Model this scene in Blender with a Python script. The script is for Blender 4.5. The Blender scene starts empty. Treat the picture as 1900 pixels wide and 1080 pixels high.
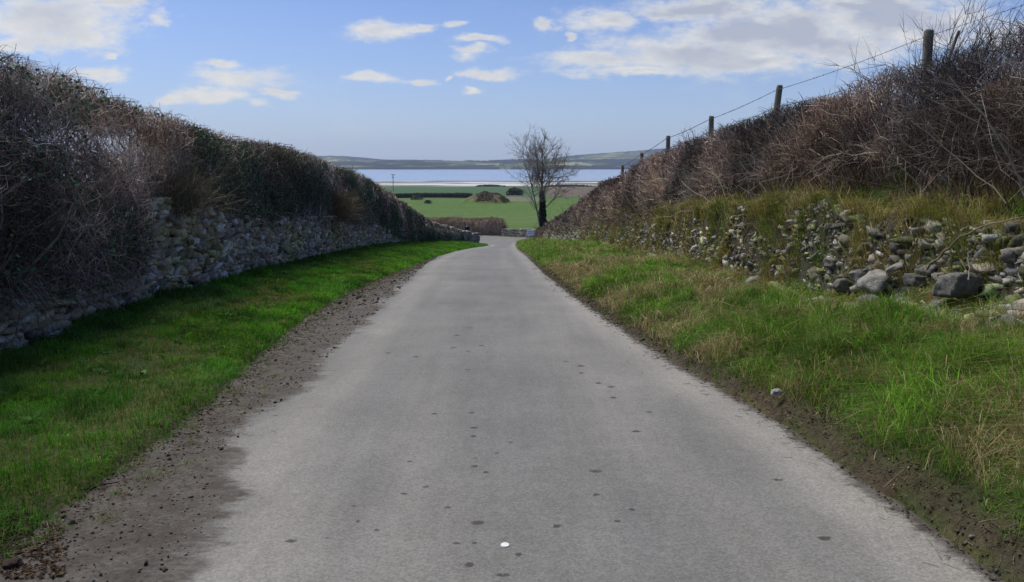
import bpy, bmesh, math, random
import numpy as np
from mathutils import Vector, Matrix

S = bpy.context.scene
COL = S.collection
R = math.radians

# ------------------------------------------------------------------ camera
FPX = 1435.0                       # focal length in pixels of a 1900 px wide frame
PITCH = math.atan(240.0 / FPX)
CAMZ = 1.6
cam_d = bpy.data.cameras.new("camera")
cam = bpy.data.objects.new("camera", cam_d)
COL.objects.link(cam)
cam.location = (0, 0, CAMZ)
cam.rotation_euler = (R(90) - PITCH, 0, 0)
cam_d.sensor_width = 36.0
cam_d.lens = 36.0 * FPX / 1900.0
cam_d.clip_start = 0.05
cam_d.clip_end = 30000
S.camera = cam

SUN_AZ = -52.0       # degrees from +Y, negative = to the left of the road
SUN_EL = 58.0
EXPOSURE = 0.78
SKY_STRENGTH = 0.07
S.view_settings.view_transform = 'Standard'
S.view_settings.look = 'None'
S.view_settings.gamma = 1
S.view_settings.use_curve_mapping = False
S.view_settings.exposure = EXPOSURE

def ray(px, py):
    u = (px - 950) / FPX; v = (540 - py) / FPX
    return (u, math.cos(PITCH) + v * math.sin(PITCH), v * math.cos(PITCH) - math.sin(PITCH))

# ------------------------------------------------------------------ sky
world = bpy.data.worlds.new("World"); S.world = world
world.use_nodes = True
wt = world.node_tree; wn = wt.nodes; wl = wt.links
wn.clear()

class G:
    """tiny node-graph helper"""
    def __init__(s, t): s.t = t; s.n = t.nodes; s.l = t.links
    def node(s, kind, **kw):
        x = s.n.new(kind)
        for k, v in kw.items(): setattr(x, k, v)
        return x
    def put(s, sock, v):
        if hasattr(v, 'links') or isinstance(v, bpy.types.NodeSocket): s.l.new(v, sock)
        else: sock.default_value = v
    def math(s, op, a, b=None, c=None, clamp=False):
        x = s.n.new('ShaderNodeMath'); x.operation = op; x.use_clamp = clamp
        s.put(x.inputs[0], a)
        if b is not None: s.put(x.inputs[1], b)
        if c is not None: s.put(x.inputs[2], c)
        return x.outputs[0]
    def vec(s, op, a, b=None, c=None):
        x = s.n.new('ShaderNodeVectorMath'); x.operation = op
        s.put(x.inputs[0], a)
        if b is not None: s.put(x.inputs[1], b)
        if c is not None: s.put(x.inputs[2], c)
        return x.outputs[1] if op in ('LENGTH', 'DOT_PRODUCT') else x.outputs[0]
    def noise(s, vec, scale, detail=4, rough=0.55, out=0):
        x = s.n.new('ShaderNodeTexNoise'); s.put(x.inputs['Vector'], vec)
        x.inputs['Scale'].default_value = scale; x.inputs['Detail'].default_value = detail
        x.inputs['Roughness'].default_value = rough
        return x.outputs[out]
    def voro(s, vec, scale, feature='F1', out='Distance'):
        x = s.n.new('ShaderNodeTexVoronoi'); x.feature = feature; s.put(x.inputs['Vector'], vec)
        x.inputs['Scale'].default_value = scale
        return x.outputs[out]
    def rng(s, v, a, b, c=0.0, d=1.0, smooth=False):
        x = s.n.new('ShaderNodeMapRange')
        if smooth: x.interpolation_type = 'SMOOTHSTEP'
        s.put(x.inputs[0], v)
        for i, q in enumerate((a, b, c, d)): s.put(x.inputs[i + 1], q)
        return x.outputs[0]
    def mix(s, f, a, b, blend='MIX'):
        x = s.n.new('ShaderNodeMix'); x.data_type = 'RGBA'; x.blend_type = blend
        s.put(x.inputs[0], f)
        s.put(x.inputs[6], a if not isinstance(a, tuple) else (*a[:3], 1))
        s.put(x.inputs[7], b if not isinstance(b, tuple) else (*b[:3], 1))
        return x.outputs[2]
    def comb(s, x_, y_, z_):
        x = s.n.new('ShaderNodeCombineXYZ')
        for i, q in enumerate((x_, y_, z_)): s.put(x.inputs[i], q)
        return x.outputs[0]
    def sep(s, v):
        x = s.n.new('ShaderNodeSeparateXYZ'); s.put(x.inputs[0], v); return x.outputs

g = G(wt)
sky = g.node('ShaderNodeTexSky', sky_type='NISHITA', sun_disc=False)
sky.sun_elevation = R(SUN_EL); sky.sun_rotation = R(SUN_AZ)
sky.altitude = 0; sky.air_density = 1.0; sky.dust_density = 0.6; sky.ozone_density = 2.2
geo = g.node('ShaderNodeTexCoord')
d = geo.outputs['Generated']
dx, dy, dz = g.sep(d)
dyc = g.math('MAXIMUM', dy, 0.05)
uu = g.math('DIVIDE', dx, dyc); vv = g.math('DIVIDE', dz, dyc)
uv = g.comb(uu, g.math('MULTIPLY', vv, 1.0), 0.0)
uvs = g.comb(uu, g.math('MULTIPLY', vv, 2.2), 0.0)
warp = g.vec('SUBTRACT', g.noise(uvs, 7.0, 5, 0.6, out=1), (0.5, 0.5, 0.5))
uvw = g.vec('MULTIPLY_ADD', warp, (0.13, 0.05, 0.0), uv)
clouds = [(95,30,165,58),(60,80,120,18),(150,62,90,34),(282,35,30,10),(215,8,70,22),
 (470,150,88,26),(395,182,85,15),(430,118,42,11),(520,178,48,10),(465,196,42,9),(330,183,26,10),(425,148,40,13),
 (180,132,70,14),(196,101,16,5),(715,54,72,17),(790,50,30,10),(850,47,24,7),(875,79,52,7),(860,100,38,11),(905,135,68,11),
 (878,169,18,8),(675,148,47,11),(768,155,36,7),(820,147,8,4),(1130,108,135,17),(1300,96,215,42),(1480,66,230,66),(1640,40,200,66),
 (1130,35,75,25),(1280,12,150,22),(1170,130,130,11),(1400,112,160,20),(1550,95,130,30),(1380,60,160,30),(1720,60,70,40),(1870,58,60,18),(1012,42,22,14),(1045,62,10,8),(1600,5,180,30)]
acc = None; shade_acc = None
for (cx, cy, rx, ry) in clouds:
    r0 = ray(cx, cy); cu, cv = r0[0] / r0[1], r0[2] / r0[1]
    iu, iv = FPX / rx, FPX / ry
    L = g.vec('LENGTH', g.vec('MULTIPLY_ADD', uvw, (iu, iv, 0), (-cu * iu, -cv * iv, 0)))
    acc = L if acc is None else g.math('SMOOTH_MIN', acc, L, 0.25)
fine = g.noise(uvs, 26.0, 8, 0.62)
med = g.noise(uvs, 9.0, 6, 0.6)
dens = g.math('ADD', acc, g.math('MULTIPLY', g.math('SUBTRACT', fine, 0.5), 1.55))
dens = g.math('ADD', dens, g.math('MULTIPLY', g.math('SUBTRACT', med, 0.5), 1.2))
dens = g.math('ADD', dens, g.math('MULTIPLY', g.math('SUBTRACT', g.noise(uvs, 70.0, 6, 0.65), 0.5), .55))
dens = g.rng(dens, 1.30, 0.25, 0, 1, True)
# clouds behind the viewer: loose scattered ones
back = g.rng(g.noise(d, 2.4, 6, 0.6), 0.55, 0.68, 0, 0.8, True)
back = g.math('MULTIPLY', back, g.math('LESS_THAN', dy, 0.12))
front = g.math('MULTIPLY', dens, g.math('GREATER_THAN', dy, 0.12))
dens = g.math('MAXIMUM', front, back)
wisp = g.rng(g.noise(uvs, 4.0, 7, 0.65), 0.52, 0.8, 0, 0.22, True)
dens = g.math('MAXIMUM', dens, wisp)
thick = g.rng(g.math('ADD', acc, g.math('MULTIPLY', g.math('SUBTRACT', med, 0.5), 1.6)), 0.75, 0.1, 0, 1, True)
rightness = g.rng(uu, 0.05, 0.25, 0.45, 1.25)
topness = g.rng(vv, 0.07, 0.19, 0.25, 1.0)
thick = g.math('MULTIPLY', g.math('MULTIPLY', thick, rightness), topness)
CW, CG = (6.9, 6.7, 6.25), (3.9, 4.1, 4.75)
thick = g.math('ADD', thick, g.math('MULTIPLY', g.math('SUBTRACT', g.noise(g.vec('ADD', uvs, (0, .02, 0)), 15.0, 7, .6), 0.50), 1.5), clamp=True)
ccol = g.mix(thick, CW, CG)
skyc = g.mix(g.rng(dz, 0.0, 0.20, 0.42, 0.0), sky.outputs[0], (5.6, 6.6, 7.0))
skyc = g.mix(1.0, skyc, (0.66, 0.72, 0.98), 'MULTIPLY')
out = g.mix(g.math('MULTIPLY', dens, 0.88), skyc, ccol)
bg = g.node('ShaderNodeBackground'); bg.inputs[1].default_value = SKY_STRENGTH
g.l.new(out, bg.inputs[0])
wo = g.node('ShaderNodeOutputWorld'); g.l.new(bg.outputs[0], wo.inputs[0])
world.cycles.sampling_method = 'MANUAL'; world.cycles.sample_map_resolution = 512

# ------------------------------------------------------------------ sun behind thin cloud
sl = bpy.data.lights.new("sun", 'SUN'); so = bpy.data.objects.new("sun", sl); COL.objects.link(so)
sl.energy = 3.0; sl.angle = R(35); sl.color = (1.0, 0.95, 0.84)
sd = Vector((math.sin(R(SUN_AZ)) * math.cos(R(SUN_EL)), math.cos(R(SUN_AZ)) * math.cos(R(SUN_EL)), math.sin(R(SUN_EL))))
so.rotation_euler = (-sd).to_track_quat('-Z', 'Y').to_euler(); so.location = (0, 0, 30)

# ------------------------------------------------------------------ object helpers
def tag(o, label=None, cat=None, group=None, kind=None):
    if label: o['label'] = label
    if cat: o['category'] = cat
    if group: o['group'] = group
    if kind: o['kind'] = kind
    return o

def empty(name, loc, rz=0):
    o = bpy.data.objects.new(name, None); COL.objects.link(o)
    o.location = loc; o.rotation_euler = (0, 0, rz); o.empty_display_size = 0.2
    return o

def mk(name, V, faces, mat, parent=None, col=None, smooth=False, world_space=True, loc=None):
    """V (n,3); faces: list of int arrays (m,k).  V in world space unless world_space=False"""
    V = np.asarray(V, dtype=np.float64)
    if world_space and parent is not None:
        V = V - np.array(parent.location)
    if loc is not None:
        V = V - np.array(loc)
    faces = [np.asarray(f, dtype=np.int32) for f in faces if len(f)]
    me = bpy.data.meshes.new(name)
    me.vertices.add(len(V)); me.vertices.foreach_set('co', V.astype(np.float32).ravel())
    tot = np.concatenate([np.full(len(f), f.shape[1], dtype=np.int32) for f in faces])
    idx = np.concatenate([f.ravel() for f in faces])
    me.loops.add(len(idx)); me.loops.foreach_set('vertex_index', idx)
    st = np.concatenate([[0], np.cumsum(tot)[:-1]]).astype(np.int32)
    me.polygons.add(len(tot)); me.polygons.foreach_set('loop_start', st); me.polygons.foreach_set('loop_total', tot)
    if smooth: me.polygons.foreach_set('use_smooth', np.ones(len(tot), dtype=bool))
    me.update(calc_edges=True)
    if col is not None:
        c = np.ones((len(V), 4), dtype=np.float32); c[:, :col.shape[1]] = col
        a = me.attributes.new('Col', 'FLOAT_COLOR', 'POINT'); a.data.foreach_set('color', c.ravel())
    me.materials.append(mat)
    o = bpy.data.objects.new(name, me); COL.objects.link(o)
    if parent: o.parent = parent
    if loc is not None: o.location = loc
    return o

# ------------------------------------------------------------------ numpy noise
def _h(ix, iy, iz, seed):
    n = (ix * 374761393 + iy * 668265263 + iz * 2147483647 + seed * 1274126177) & 0xffffffff
    n = ((n ^ (n >> 13)) * 1274126177) & 0xffffffff
    n = (n ^ (n >> 16)) & 0xffffffff
    return n / 4294967295.0
def vn(x, y, z=0.0, seed=0):
    x, y, z = np.broadcast_arrays(np.asarray(x, float), np.asarray(y, float), np.asarray(z, float))
    ix, iy, iz = np.floor(x).astype(np.int64), np.floor(y).astype(np.int64), np.floor(z).astype(np.int64)
    fx, fy, fz = x - ix, y - iy, z - iz
    fx = fx * fx * (3 - 2 * fx); fy = fy * fy * (3 - 2 * fy); fz = fz * fz * (3 - 2 * fz)
    r = 0
    for a in (0, 1):
        for b in (0, 1):
            for c in (0, 1):
                w = (fx if a else 1 - fx) * (fy if b else 1 - fy) * (fz if c else 1 - fz)
                r = r + w * _h(ix + a, iy + b, iz + c, seed)
    return r
def fbm(x, y, z=0.0, seed=0, oc=4):
    r = 0; a = 0.5; t = 0
    for i in range(oc):
        r = r + a * vn(np.asarray(x) * 2**i, np.asarray(y) * 2**i, np.asarray(z) * 2**i, seed + i * 17); t += a; a *= 0.5
    return r / t
def sm(t): t = np.clip(t, 0, 1); return t * t * (3 - 2 * t)
def I(x, tab):
    return np.interp(x, [a for a, b in tab], [b for a, b in tab])

# ------------------------------------------------------------------ the lie of the land
_zt = [(-30, 1.7), (0, 0), (5, -.28), (10, -.57), (20, -1.27), (30, -2.1), (38, -2.85), (50, -4.04), (60, -4.95), (70, -5.85), (80, -6.65), (90, -7.3),
       (100, -7.85), (110, -8.3), (120, -8.75), (150, -10.1), (200, -12.0), (260, -13.8), (320, -15.2), (400, -16.9), (550, -19.9), (700, -22.8), (900, -27.8),
       (1100, -33), (1230, -35.7), (1300, -36.4), (1500, -37.2), (2200, -42)]
_ys = np.concatenate([np.arange(-30, 130, .25), np.arange(130, 2200, 4)])
_zs = I(_ys, _zt)
for _ in range(60):
    _m = _ys < 128
    _z2 = _zs.copy(); _z2[1:-1] = (_zs[:-2] + 2 * _zs[1:-1] + _zs[2:]) / 4; _z2[0], _z2[-1] = _zs[0], _zs[-1]; _zs = _z2
def zr(y): return np.interp(y, _ys, _zs)

XLG = [(-20, -2.3), (2, -2.32), (4, -2.36), (5, -2.4), (6.2, -2.47), (7.8, -2.69), (11, -3.02), (14.6, -3.15), (18, -3.12), (26, -3.05), (38, -3.1), (48, -3.3), (56, -2.9), (64, -2.1),
       (68, -2.1), (72, -3.4), (76, -6), (79, -16), (120, -16)]
XR = [(-20, 2.2), (3, 2.1), (4.6, 2.05), (5.8, 1.95), (7, 1.77), (8.1, 1.63), (10.8, 1.40), (14.6, 1.14), (20, .88), (25, .76), (38, .53), (50, .42), (60, .36), (72, .36), (78, .5),
      (80, .9), (82, 3), (84, 14), (89.5, 14), (91, 4.6), (96, -0.7), (96.5, -1), (108, -10.6), (113, -15.9), (113.1, -15.99), (130, -15.99)]
XLW = [(-20, -4.6), (7, -4.9), (9, -5.05), (11.3, -5.2), (14.6, -5.35), (20, -5.5), (27, -5.7), (33, -5.8), (60, -5.9), (68, -4.9), (74, -3.75), (80, -3.5)]
XRW = [(-20, 3.8), (60, 3.8), (72, 3.5), (84, 2.9), (100, 2.9)]
LR = [(-20, .15), (7, .13), (11, .24), (20, .24), (33, .36), (50, .42), (66, .3), (78, .15)]
RR = [(-20, .9), (4, .86), (5.6, .78), (8.8, .48), (12, .38), (22, .40), (36, .45), (60, .4), (80, .3)]
RT = [(-20, 1.3), (6.2, 1.33), (8, 1.45), (10.8, 1.62), (40, 1.58), (60, 1.4), (80, 1.0)]
RP = [(-20, 1.75), (6.7, 1.78), (9, 2.0), (11.6, 2.2), (40, 2.15), (60, 1.7), (80, 1.1)]
LTOP = [(-20, 3.3), (7, 3.3), (7.8, 3.26), (9, 3.18), (10.4, 3.10), (12.2, 3.0), (14.9, 3.05), (18.5, 3.12), (24, 3.28), (31.7, 3.25), (38, 3.02), (45.5, 2.65), (57, 2.05), (68, 1.5), (74, 1.0), (78, .8)]
RTOP = [(-20, 3.25), (7.2, 3.2), (8.9, 3.2), (12.3, 3.26), (15, 3.3), (19, 3.42), (27, 3.55), (33, 3.5), (44, 3.5), (60, 3.0), (72, 2.6), (84, 1.9)]

def H(x, y):
    """height of the ground at x, y"""
    x = np.asarray(x, float); y = np.asarray(y, float)
    b = zr(y)
    xl, xr_, lw, rw = I(y, XLG), I(y, XR), I(y, XLW), I(y, XRW)
    n1 = fbm(x * 1.3, y * 1.3, 0, 5, 3) - .5; n2 = fbm(x * 5, y * 5, 0, 9, 3) - .5
    # left verge
    t = np.clip((xl - x) / np.maximum(xl - lw, .3), 0, 1)
    lft = (.055 * sm((xl - x + .03) / .16) + I(y, LR) * t ** 1.3 + (.06 * n1 + .035 * n2) * sm((xl - x) / .3))
    bk = sm((lw - .12 - x) / .7)
    lft = lft + bk * .95
    fl = 1 - sm((y - 72) / 7)
    lft = np.where(y > 72, lft * fl + .05 * sm((xl - x) / .4) * (1 - fl), lft)
    # right verge and bank
    t = np.clip((x - xr_) / np.maximum(rw - xr_, .3), 0, 1)
    rgt = .05 * sm((x - xr_ + .03) / .2) + (I(y, RR) - .05) * (t ** .85 + .10 * np.sin(t * math.pi)) + (.26 * n1 + .14 * n2) * sm((x - xr_ - .1) / .6)
    face = sm((x - rw + .02) / .28); rgt = rgt + face * (I(y, RT) - I(y, RR)) + (face * (1 - face)) * 1.6 * n2
    rgt = rgt + sm((x - rw - .3) / .7) * (I(y, RP) - I(y, RT))
    fr = 1 - sm((y - 78) / 7)
    rgt = np.where(y > 78, rgt * fr + .05 * sm((x - xr_) / .5) * (1 - fr), rgt)
    z = np.where(x < xl, lft, np.where(x > xr_, rgt, -.03))
    z = np.maximum(z, -.03)
    far = sm((y - 118) / 60)
    z = b + z + far * ((fbm(x * .012, y * .012, 0, 3, 3) - .5) * 3.0 * np.clip((1000 - y) / 900, 0, 1) )
    # flats that dip in and out of the water
    fl2 = sm((y - 1130) / 120)
    z = z + fl2 * ((fbm(x * .006, y * .02, 0, 21, 4) - .52) * 3.0)
    # the dug mound out in the field
    mx, my = -10.5, 322.0
    q = ((x - mx) / 9.8) ** 2 + ((y - my) / 12.0) ** 2
    z = z + 3.9 * np.clip(1 - q, 0, 1) ** .75 * (1 + .45 * (fbm(x * .35, y * .35, 0, 44, 4) - .5))
    return z

def on_road(px, py):
    r = ray(px, py); lo, hi = 1.0, 150.0
    for _ in range(50):
        m = (lo + hi) / 2; t = m / r[1]
        if CAMZ + r[2] * t > zr(m): lo = m
        else: hi = m
    return (r[0] * lo / r[1], lo)

# ------------------------------------------------------------------ materials
def bsdf_mat(name, rough=0.9, spec=0.25):
    m = bpy.data.materials.new(name); m.use_nodes = True
    t = m.node_tree; b = t.nodes['Principled BSDF']
    b.inputs['Roughness'].default_value = rough; b.inputs['Specular IOR Level'].default_value = spec
    return m, G(t), b
def pos(g_): return g_.node('ShaderNodeNewGeometry').outputs['Position']
def bump(g_, b, h, dist=.01, strength=1.0):
    n = g_.node('ShaderNodeBump'); n.inputs['Distance'].default_value = dist; n.inputs['Strength'].default_value = strength
    g_.l.new(h, n.inputs['Height']); g_.l.new(n.outputs[0], b.inputs['Normal'])
def attr(g_, name='Col'): return g_.node('ShaderNodeAttribute', attribute_name=name).outputs['Color']

def col_mat(name, rough=.85, spec=.2, var=.25, vscale=30.0, bmp=0.0, bscale=60.0, transl=0.0):
    m, g_, b = bsdf_mat(name, rough, spec)
    p = pos(g_); c = attr(g_)
    n = g_.noise(p, vscale, 4, .6)
    f = g_.rng(n, .3, .7, 1 - var, 1 + var)
    cc = g_.vec('MULTIPLY', c, g_.comb(f, f, f))
    g_.l.new(cc, b.inputs['Base Color'])
    if bmp: bump(g_, b, g_.noise(p, bscale, 5, .65), bmp)
    if transl:
        o = g_.n['Material Output']; tr = g_.node('ShaderNodeBsdfTranslucent'); g_.l.new(cc, tr.inputs[0])
        ms = g_.node('ShaderNodeMixShader'); ms.inputs[0].default_value = transl
        g_.l.new(b.outputs[0], ms.inputs[1]); g_.l.new(tr.outputs[0], ms.inputs[2]); g_.l.new(ms.outputs[0], o.inputs[0])
    return m

M_twig = col_mat('bark', .85, .2, .3, 25)
M_leaf = col_mat('ivy_leaf', .6, .22, .25, 12, transl=.15)
M_weed = col_mat('weed_leaf', .85, .08, .3, 20, transl=.2)
M_dead = col_mat('dead_leaf', .95, .05, .3, 20)
M_grass = col_mat('grass_blade', .85, .10, .2, 6, transl=.3)
M_stone = col_mat('field_stone', .92, .2, .38, 22, bmp=.012, bscale=45)
M_ground = None
def ground_mat():
    m, g_, b = bsdf_mat('earth_and_turf', .95, .15)
    p = pos(g_); c = attr(g_)
    n1 = g_.rng(g_.noise(p, 14, 6, .7), .3, .7, .65, 1.35)
    n2 = g_.rng(g_.noise(p, .35, 6, .65), .3, .7, .70, 1.30)
    pz = g_.vec('MULTIPLY', p, (0.05, .25, .1))
    n3 = g_.rng(g_.noise(pz, 1.2, 5, .6), .3, .7, .85, 1.15)
    f = g_.math('MULTIPLY', g_.math('MULTIPLY', n1, n2), n3)
    cc = g_.vec('MULTIPLY', c, g_.comb(f, f, g_.math('MULTIPLY', f, n2)))
    g_.l.new(cc, b.inputs['Base Color'])
    bump(g_, b, g_.noise(p, 30, 6, .7), .03)
    return m
M_ground = ground_mat()

def road_mat():
    m, g_, b = bsdf_mat('worn_tarmac', .8, .35)
    p = pos(g_)
    at = g_.node('ShaderNodeAttribute', attribute_name='Col')
    r_, gg, bb = g_.sep(at.outputs['Color'])
    ag = g_.voro(p, 95, out='Color')
    agv = g_.rng(g_.sep(ag)[0], 0, 1, .78, 1.22)
    ag2 = g_.rng(g_.noise(p, 230, 3, .7), .3, .7, .82, 1.18)
    big = g_.rng(g_.noise(p, .8, 6, .65), .3, .7, .84, 1.14)
    streak = g_.rng(g_.noise(g_.vec('MULTIPLY', p, (3.0, .22, 1)), 1.6, 6, .65), .3, .7, .90, 1.10)
    mid = g_.rng(g_.noise(p, 9, 5, .7), .3, .7, .93, 1.07)
    f = g_.math('MULTIPLY', g_.math('MULTIPLY', agv, ag2), g_.math('MULTIPLY', g_.math('MULTIPLY', big, mid), streak))
    tar = g_.mix(bb, (.120, .118, .113), (.190, .182, .164))
    tar = g_.vec('MULTIPLY', tar, g_.comb(f, f, f))
    # dark pits and grit
    pit = g_.rng(g_.noise(p, 60, 4, .8), .66, .74, 0, .55, True)
    tar = g_.mix(pit, tar, (.04, .039, .037))
    # dirt
    dn = g_.noise(p, 38, 6, .75)
    dn2 = g_.noise(p, 4.5, 8, .75)
    dirt = g_.mix(g_.rng(dn, .34, .64), (.030, .025, .020), (.112, .098, .082))
    dirt = g_.mix(g_.rng(dn2, .44, .58, 0, .75), dirt, (.036, .027, .021))
    wf = g_.math('ADD', r_, g_.math('MULTIPLY', g_.math('SUBTRACT', g_.noise(g_.vec('MULTIPLY', p, (1.1, 2.2, 1)), 4, 8, .72), .5), 1.15))
    dm = g_.math('MULTIPLY', g_.rng(wf, .34, .68, 0, 1, True), g_.rng(r_, 0.02, .2, 0, 1))
    c = g_.mix(g_.math('MULTIPLY', dm, .93), tar, dirt)
    # stains
    stn = g_.rng(g_.math('ADD', gg, g_.math('MULTIPLY', g_.math('SUBTRACT', g_.noise(p, 45, 5, .75), .5), 1.3)), .38, .66, 0, .9, True)
    c = g_.mix(stn, c, (.030, .025, .021))
    g_.l.new(c, b.inputs['Base Color'])
    h = g_.math('ADD', g_.math('MULTIPLY', g_.sep(ag)[1], .35), g_.math('MULTIPLY', dn, g_.math('MULTIPLY', dm, 2.5)))
    bump(g_, b, h, .005, .8)
    g_.l.new(g_.rng(dm, 0, 1, .78, .95), b.inputs['Roughness'])
    return m
M_road = road_mat()

# ------------------------------------------------------------------ ground sheet
rng = np.random.default_rng(7)
ysg = np.concatenate([np.arange(-14, 2, .5), np.arange(2, 22, .12), np.arange(22, 60, .35), np.arange(60, 120, .5),
                      120 * np.exp(np.linspace(0, math.log(1600 / 120), 300))[1:]])
bx = np.concatenate([-9 - np.cumsum(1.09 ** np.arange(46) * .16)[::-1], np.arange(-9, 7, .09), 7 + np.cumsum(1.09 ** np.arange(46) * .16)])
YY = np.repeat(ysg[:, None], len(bx), 1)
far_scale = np.maximum(1, ysg / 120.0)
# far away the columns spread evenly so that the fields keep an even grid
ev = np.linspace(-1, 1, len(bx)) * 110
bl = sm((ysg - 110) / 60)[:, None]
XX = (bx[None, :] * (1 - bl) + ev[None, :] * bl) * far_scale[:, None]
ZZ = H(XX, YY)
nr, nc = XX.shape
V = np.stack([XX, YY, ZZ], -1).reshape(-1, 3)
a = np.arange(nr * nc).reshape(nr, nc)
F = np.stack([a[:-1, :-1], a[:-1, 1:], a[1:, 1:], a[1:, :-1]], -1).reshape(-1, 4)

def ground_colour(x, y):
    xl, xr_, lw, rw = I(y, XLG), I(y, XR), I(y, XLW), I(y, XRW)
    c = np.zeros(x.shape + (3,)); c[:] = (.045, .068, .018)
    soil = np.array((.060, .046, .034)); 
    n = fbm(x * 1.5, y * 1.5, 0, 31, 4)
    def put(m, col):
        nonlocal c
        m = np.clip(m, 0, 1)[..., None]; c = c * (1 - m) + np.array(col) * m
    near = y < 100
    put(np.where(near, sm((n - .5) / .15) * .6, 0), (.10, .085, .035))
    put(np.where(near & (x < lw + .25), 1, 0), soil)
    put(np.where(near & (x > rw - .1) & (x < rw + .5), 1, 0) * .9, (.040, .033, .027))
    edge = np.where(x < xl, 1 - sm((xl - x) / .16), 0) + np.where(x > xr_, 1 - sm((x - xr_) / .3), 0)
    put(np.where(y < 80, edge, 0), soil)
    # fields
    f = sm((y - 100) / 8)
    nn = fbm(x * .03, y * .02, 0, 8, 4)
    put(f, (.060, .108, .018))
    put(f * sm((nn - .45) / .2) * .55, (.072, .110, .030))
    put(f * (1 - sm((y - 104) / 25)) * .55, (.095, .100, .038))
    r = x / np.maximum(y, 1)
    put(f * sm((y - 372) / 8), (.040, .082, .030))
    # mound
    q = np.sqrt(((x + 10.5) / 9.8) ** 2 + ((y - 322) / 12.0) ** 2)
    put((1 - sm((q - .88) / .12)) * 1.0, (.090, .068, .040))
    put((1 - sm((q - .9) / .12)) * sm((-x - 13.5 - (y - 322) * .1) / 2.5) * .75, (.11, .12, .05))
    put((1 - sm((q - .95) / .1)) * sm((fbm(x * .5, y * .5, 3, 77, 3) - .52) / .1) * .8, (.045, .034, .024))
    put(sm((y - 332) / 6) * (1 - sm((y - 395) / 10)) * sm((r + .022) / .008) * (1 - sm((r - .03) / .01)) * .85, (.13, .115, .085))
    put(sm((y - 405) / 15) * (1 - sm((y - 1150) / 60)) * sm((r - .038) / .012), (.10, .078, .052))
    # rushes, shingle and painted pool glint by the shore
    put(sm((y - 960) / 60) * sm((r + .0) / .02) * .8, (.07, .075, .045))
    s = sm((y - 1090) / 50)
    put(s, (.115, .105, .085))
    put(s * sm((fbm(x * .012, y * .03, 0, 61, 4) - .53) / .07), (.42, .42, .40))  # pale streaks: sun glint on wet pools put into the ground colour
    return c
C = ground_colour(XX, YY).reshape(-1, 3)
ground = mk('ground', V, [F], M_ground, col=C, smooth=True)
tag(ground, 'grass verges and green fields falling away to the shore', 'ground', kind='structure')

# ------------------------------------------------------------------ road sheet
yr = np.concatenate([np.arange(-12, 2.4, .4), np.arange(2.4, 7.2, .02), np.arange(7.2, 13, .045), np.arange(13, 30, .12), np.arange(30, 70, .4), np.arange(70, 112.6, .25)])
uc = np.linspace(0, 1, 300)
xl = I(yr, XLG) - .12; xr_ = I(yr, XR) + .12
XX = xl[:, None] + (xr_ - xl)[:, None] * uc[None, :]
YY = np.repeat(yr[:, None], len(uc), 1)
ZZ = zr(YY) + .006 - .012 * sm((XX - xl[:, None]) / .3) * 0
XLA = [(-20, -1.3), (3.1, -1.48), (4, -1.6), (4.4, -1.84), (5.3, -1.93), (7, -1.88), (8.2, -1.97), (9.4, -2.04), (12, -2.14), (15, -2.30), (18, -2.4), (22, -2.65), (26, -2.85), (38, -3.1), (48, -3.2), (56, -2.85), (64, -2.0), (68, -1.95), (72, -3.3), (76, -5.9), (79, -15.9), (120, -15.9)]
xa = I(YY, XLA)
wob = (fbm(YY * 1.1, XX * 2.2, 0, 15, 4) - .5) * 1.0 * np.clip((XX * -1) * .6, .2, 1)
dirt = .5 + (xa - XX) * 1.6 + wob * 1.1
dirt = np.where(YY < 66, dirt, .5 + (I(YY, XLG) + .1 - XX) * 1.5)
xre = I(YY, XR)
dr = .5 + (XX - xre + .07 + .10 * (fbm(YY * 2.0, XX, 0, 25, 4) - .5)) * 3.2
dirt = np.clip(np.maximum(dirt, dr), 0, 1)
stain = np.zeros_like(XX)
spots = [(867,687,14,5),(935,1069,30,10),(887,972,24,9),(1106,876,26,9),(882,852,12,5),(881,867,11,5),(880,795,13,5),(878,811,9,5),(948,822,10,5),(922,842,11,5),
 (713,934,9,4),(657,941,10,6),(750,918,14,5),(790,905,11,5),(831,943,13,5),(871,1050,16,10),(962,1031,12,7),(1033,978,14,8),(1172,947,13,6),(847,1010,12,5),
 (880,1009,11,5),(842,646,13,4),(772,663,11,4),(720,656,9,3),(1052,672,14,3),(1078,680,13,4),(1078,693,9,4),(1110,712,10,4),(1134,719,13,4),(1138,739,14,5),
 (875,767,10,4),(902,878,10,5),(760,858,12,4),(806,769,9,4),(1146,969,12,5),(1107,920,11,5),(1442,892,22,8),(1530,1001,28,10),(664,969,9,6),(848,623,9,4),(872,609,11,3),(893,642,9,3),(869,653,9,3),(904,654,8,3),
 (1205,766,12,4),(1180,802,14,5),(1300,820,10,4),(540,1006,20,6),(700,985,9,5),(610,1000,14,5)]
for (px, py, rx, ry) in spots:
    sx, sy = on_road(px, py); sc = sy / FPX
    ax = max(rx * .52 * sc, .005); ay = max(ry * .50 * sc * 1.9 * (sy / 3.5) ** .6, .006)
    sel = (np.abs(YY[:, 0] - sy) < ay * 3)
    q = np.sqrt(((XX[sel] - sx) / ax) ** 2 + ((YY[sel] - sy) / ay) ** 2)
    stain[sel] = np.maximum(stain[sel], np.clip(1.25 - q * .60, 0, 1) * (0.68 + .45 * ((px * 7 + py * 13) % 10) / 10))
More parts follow.
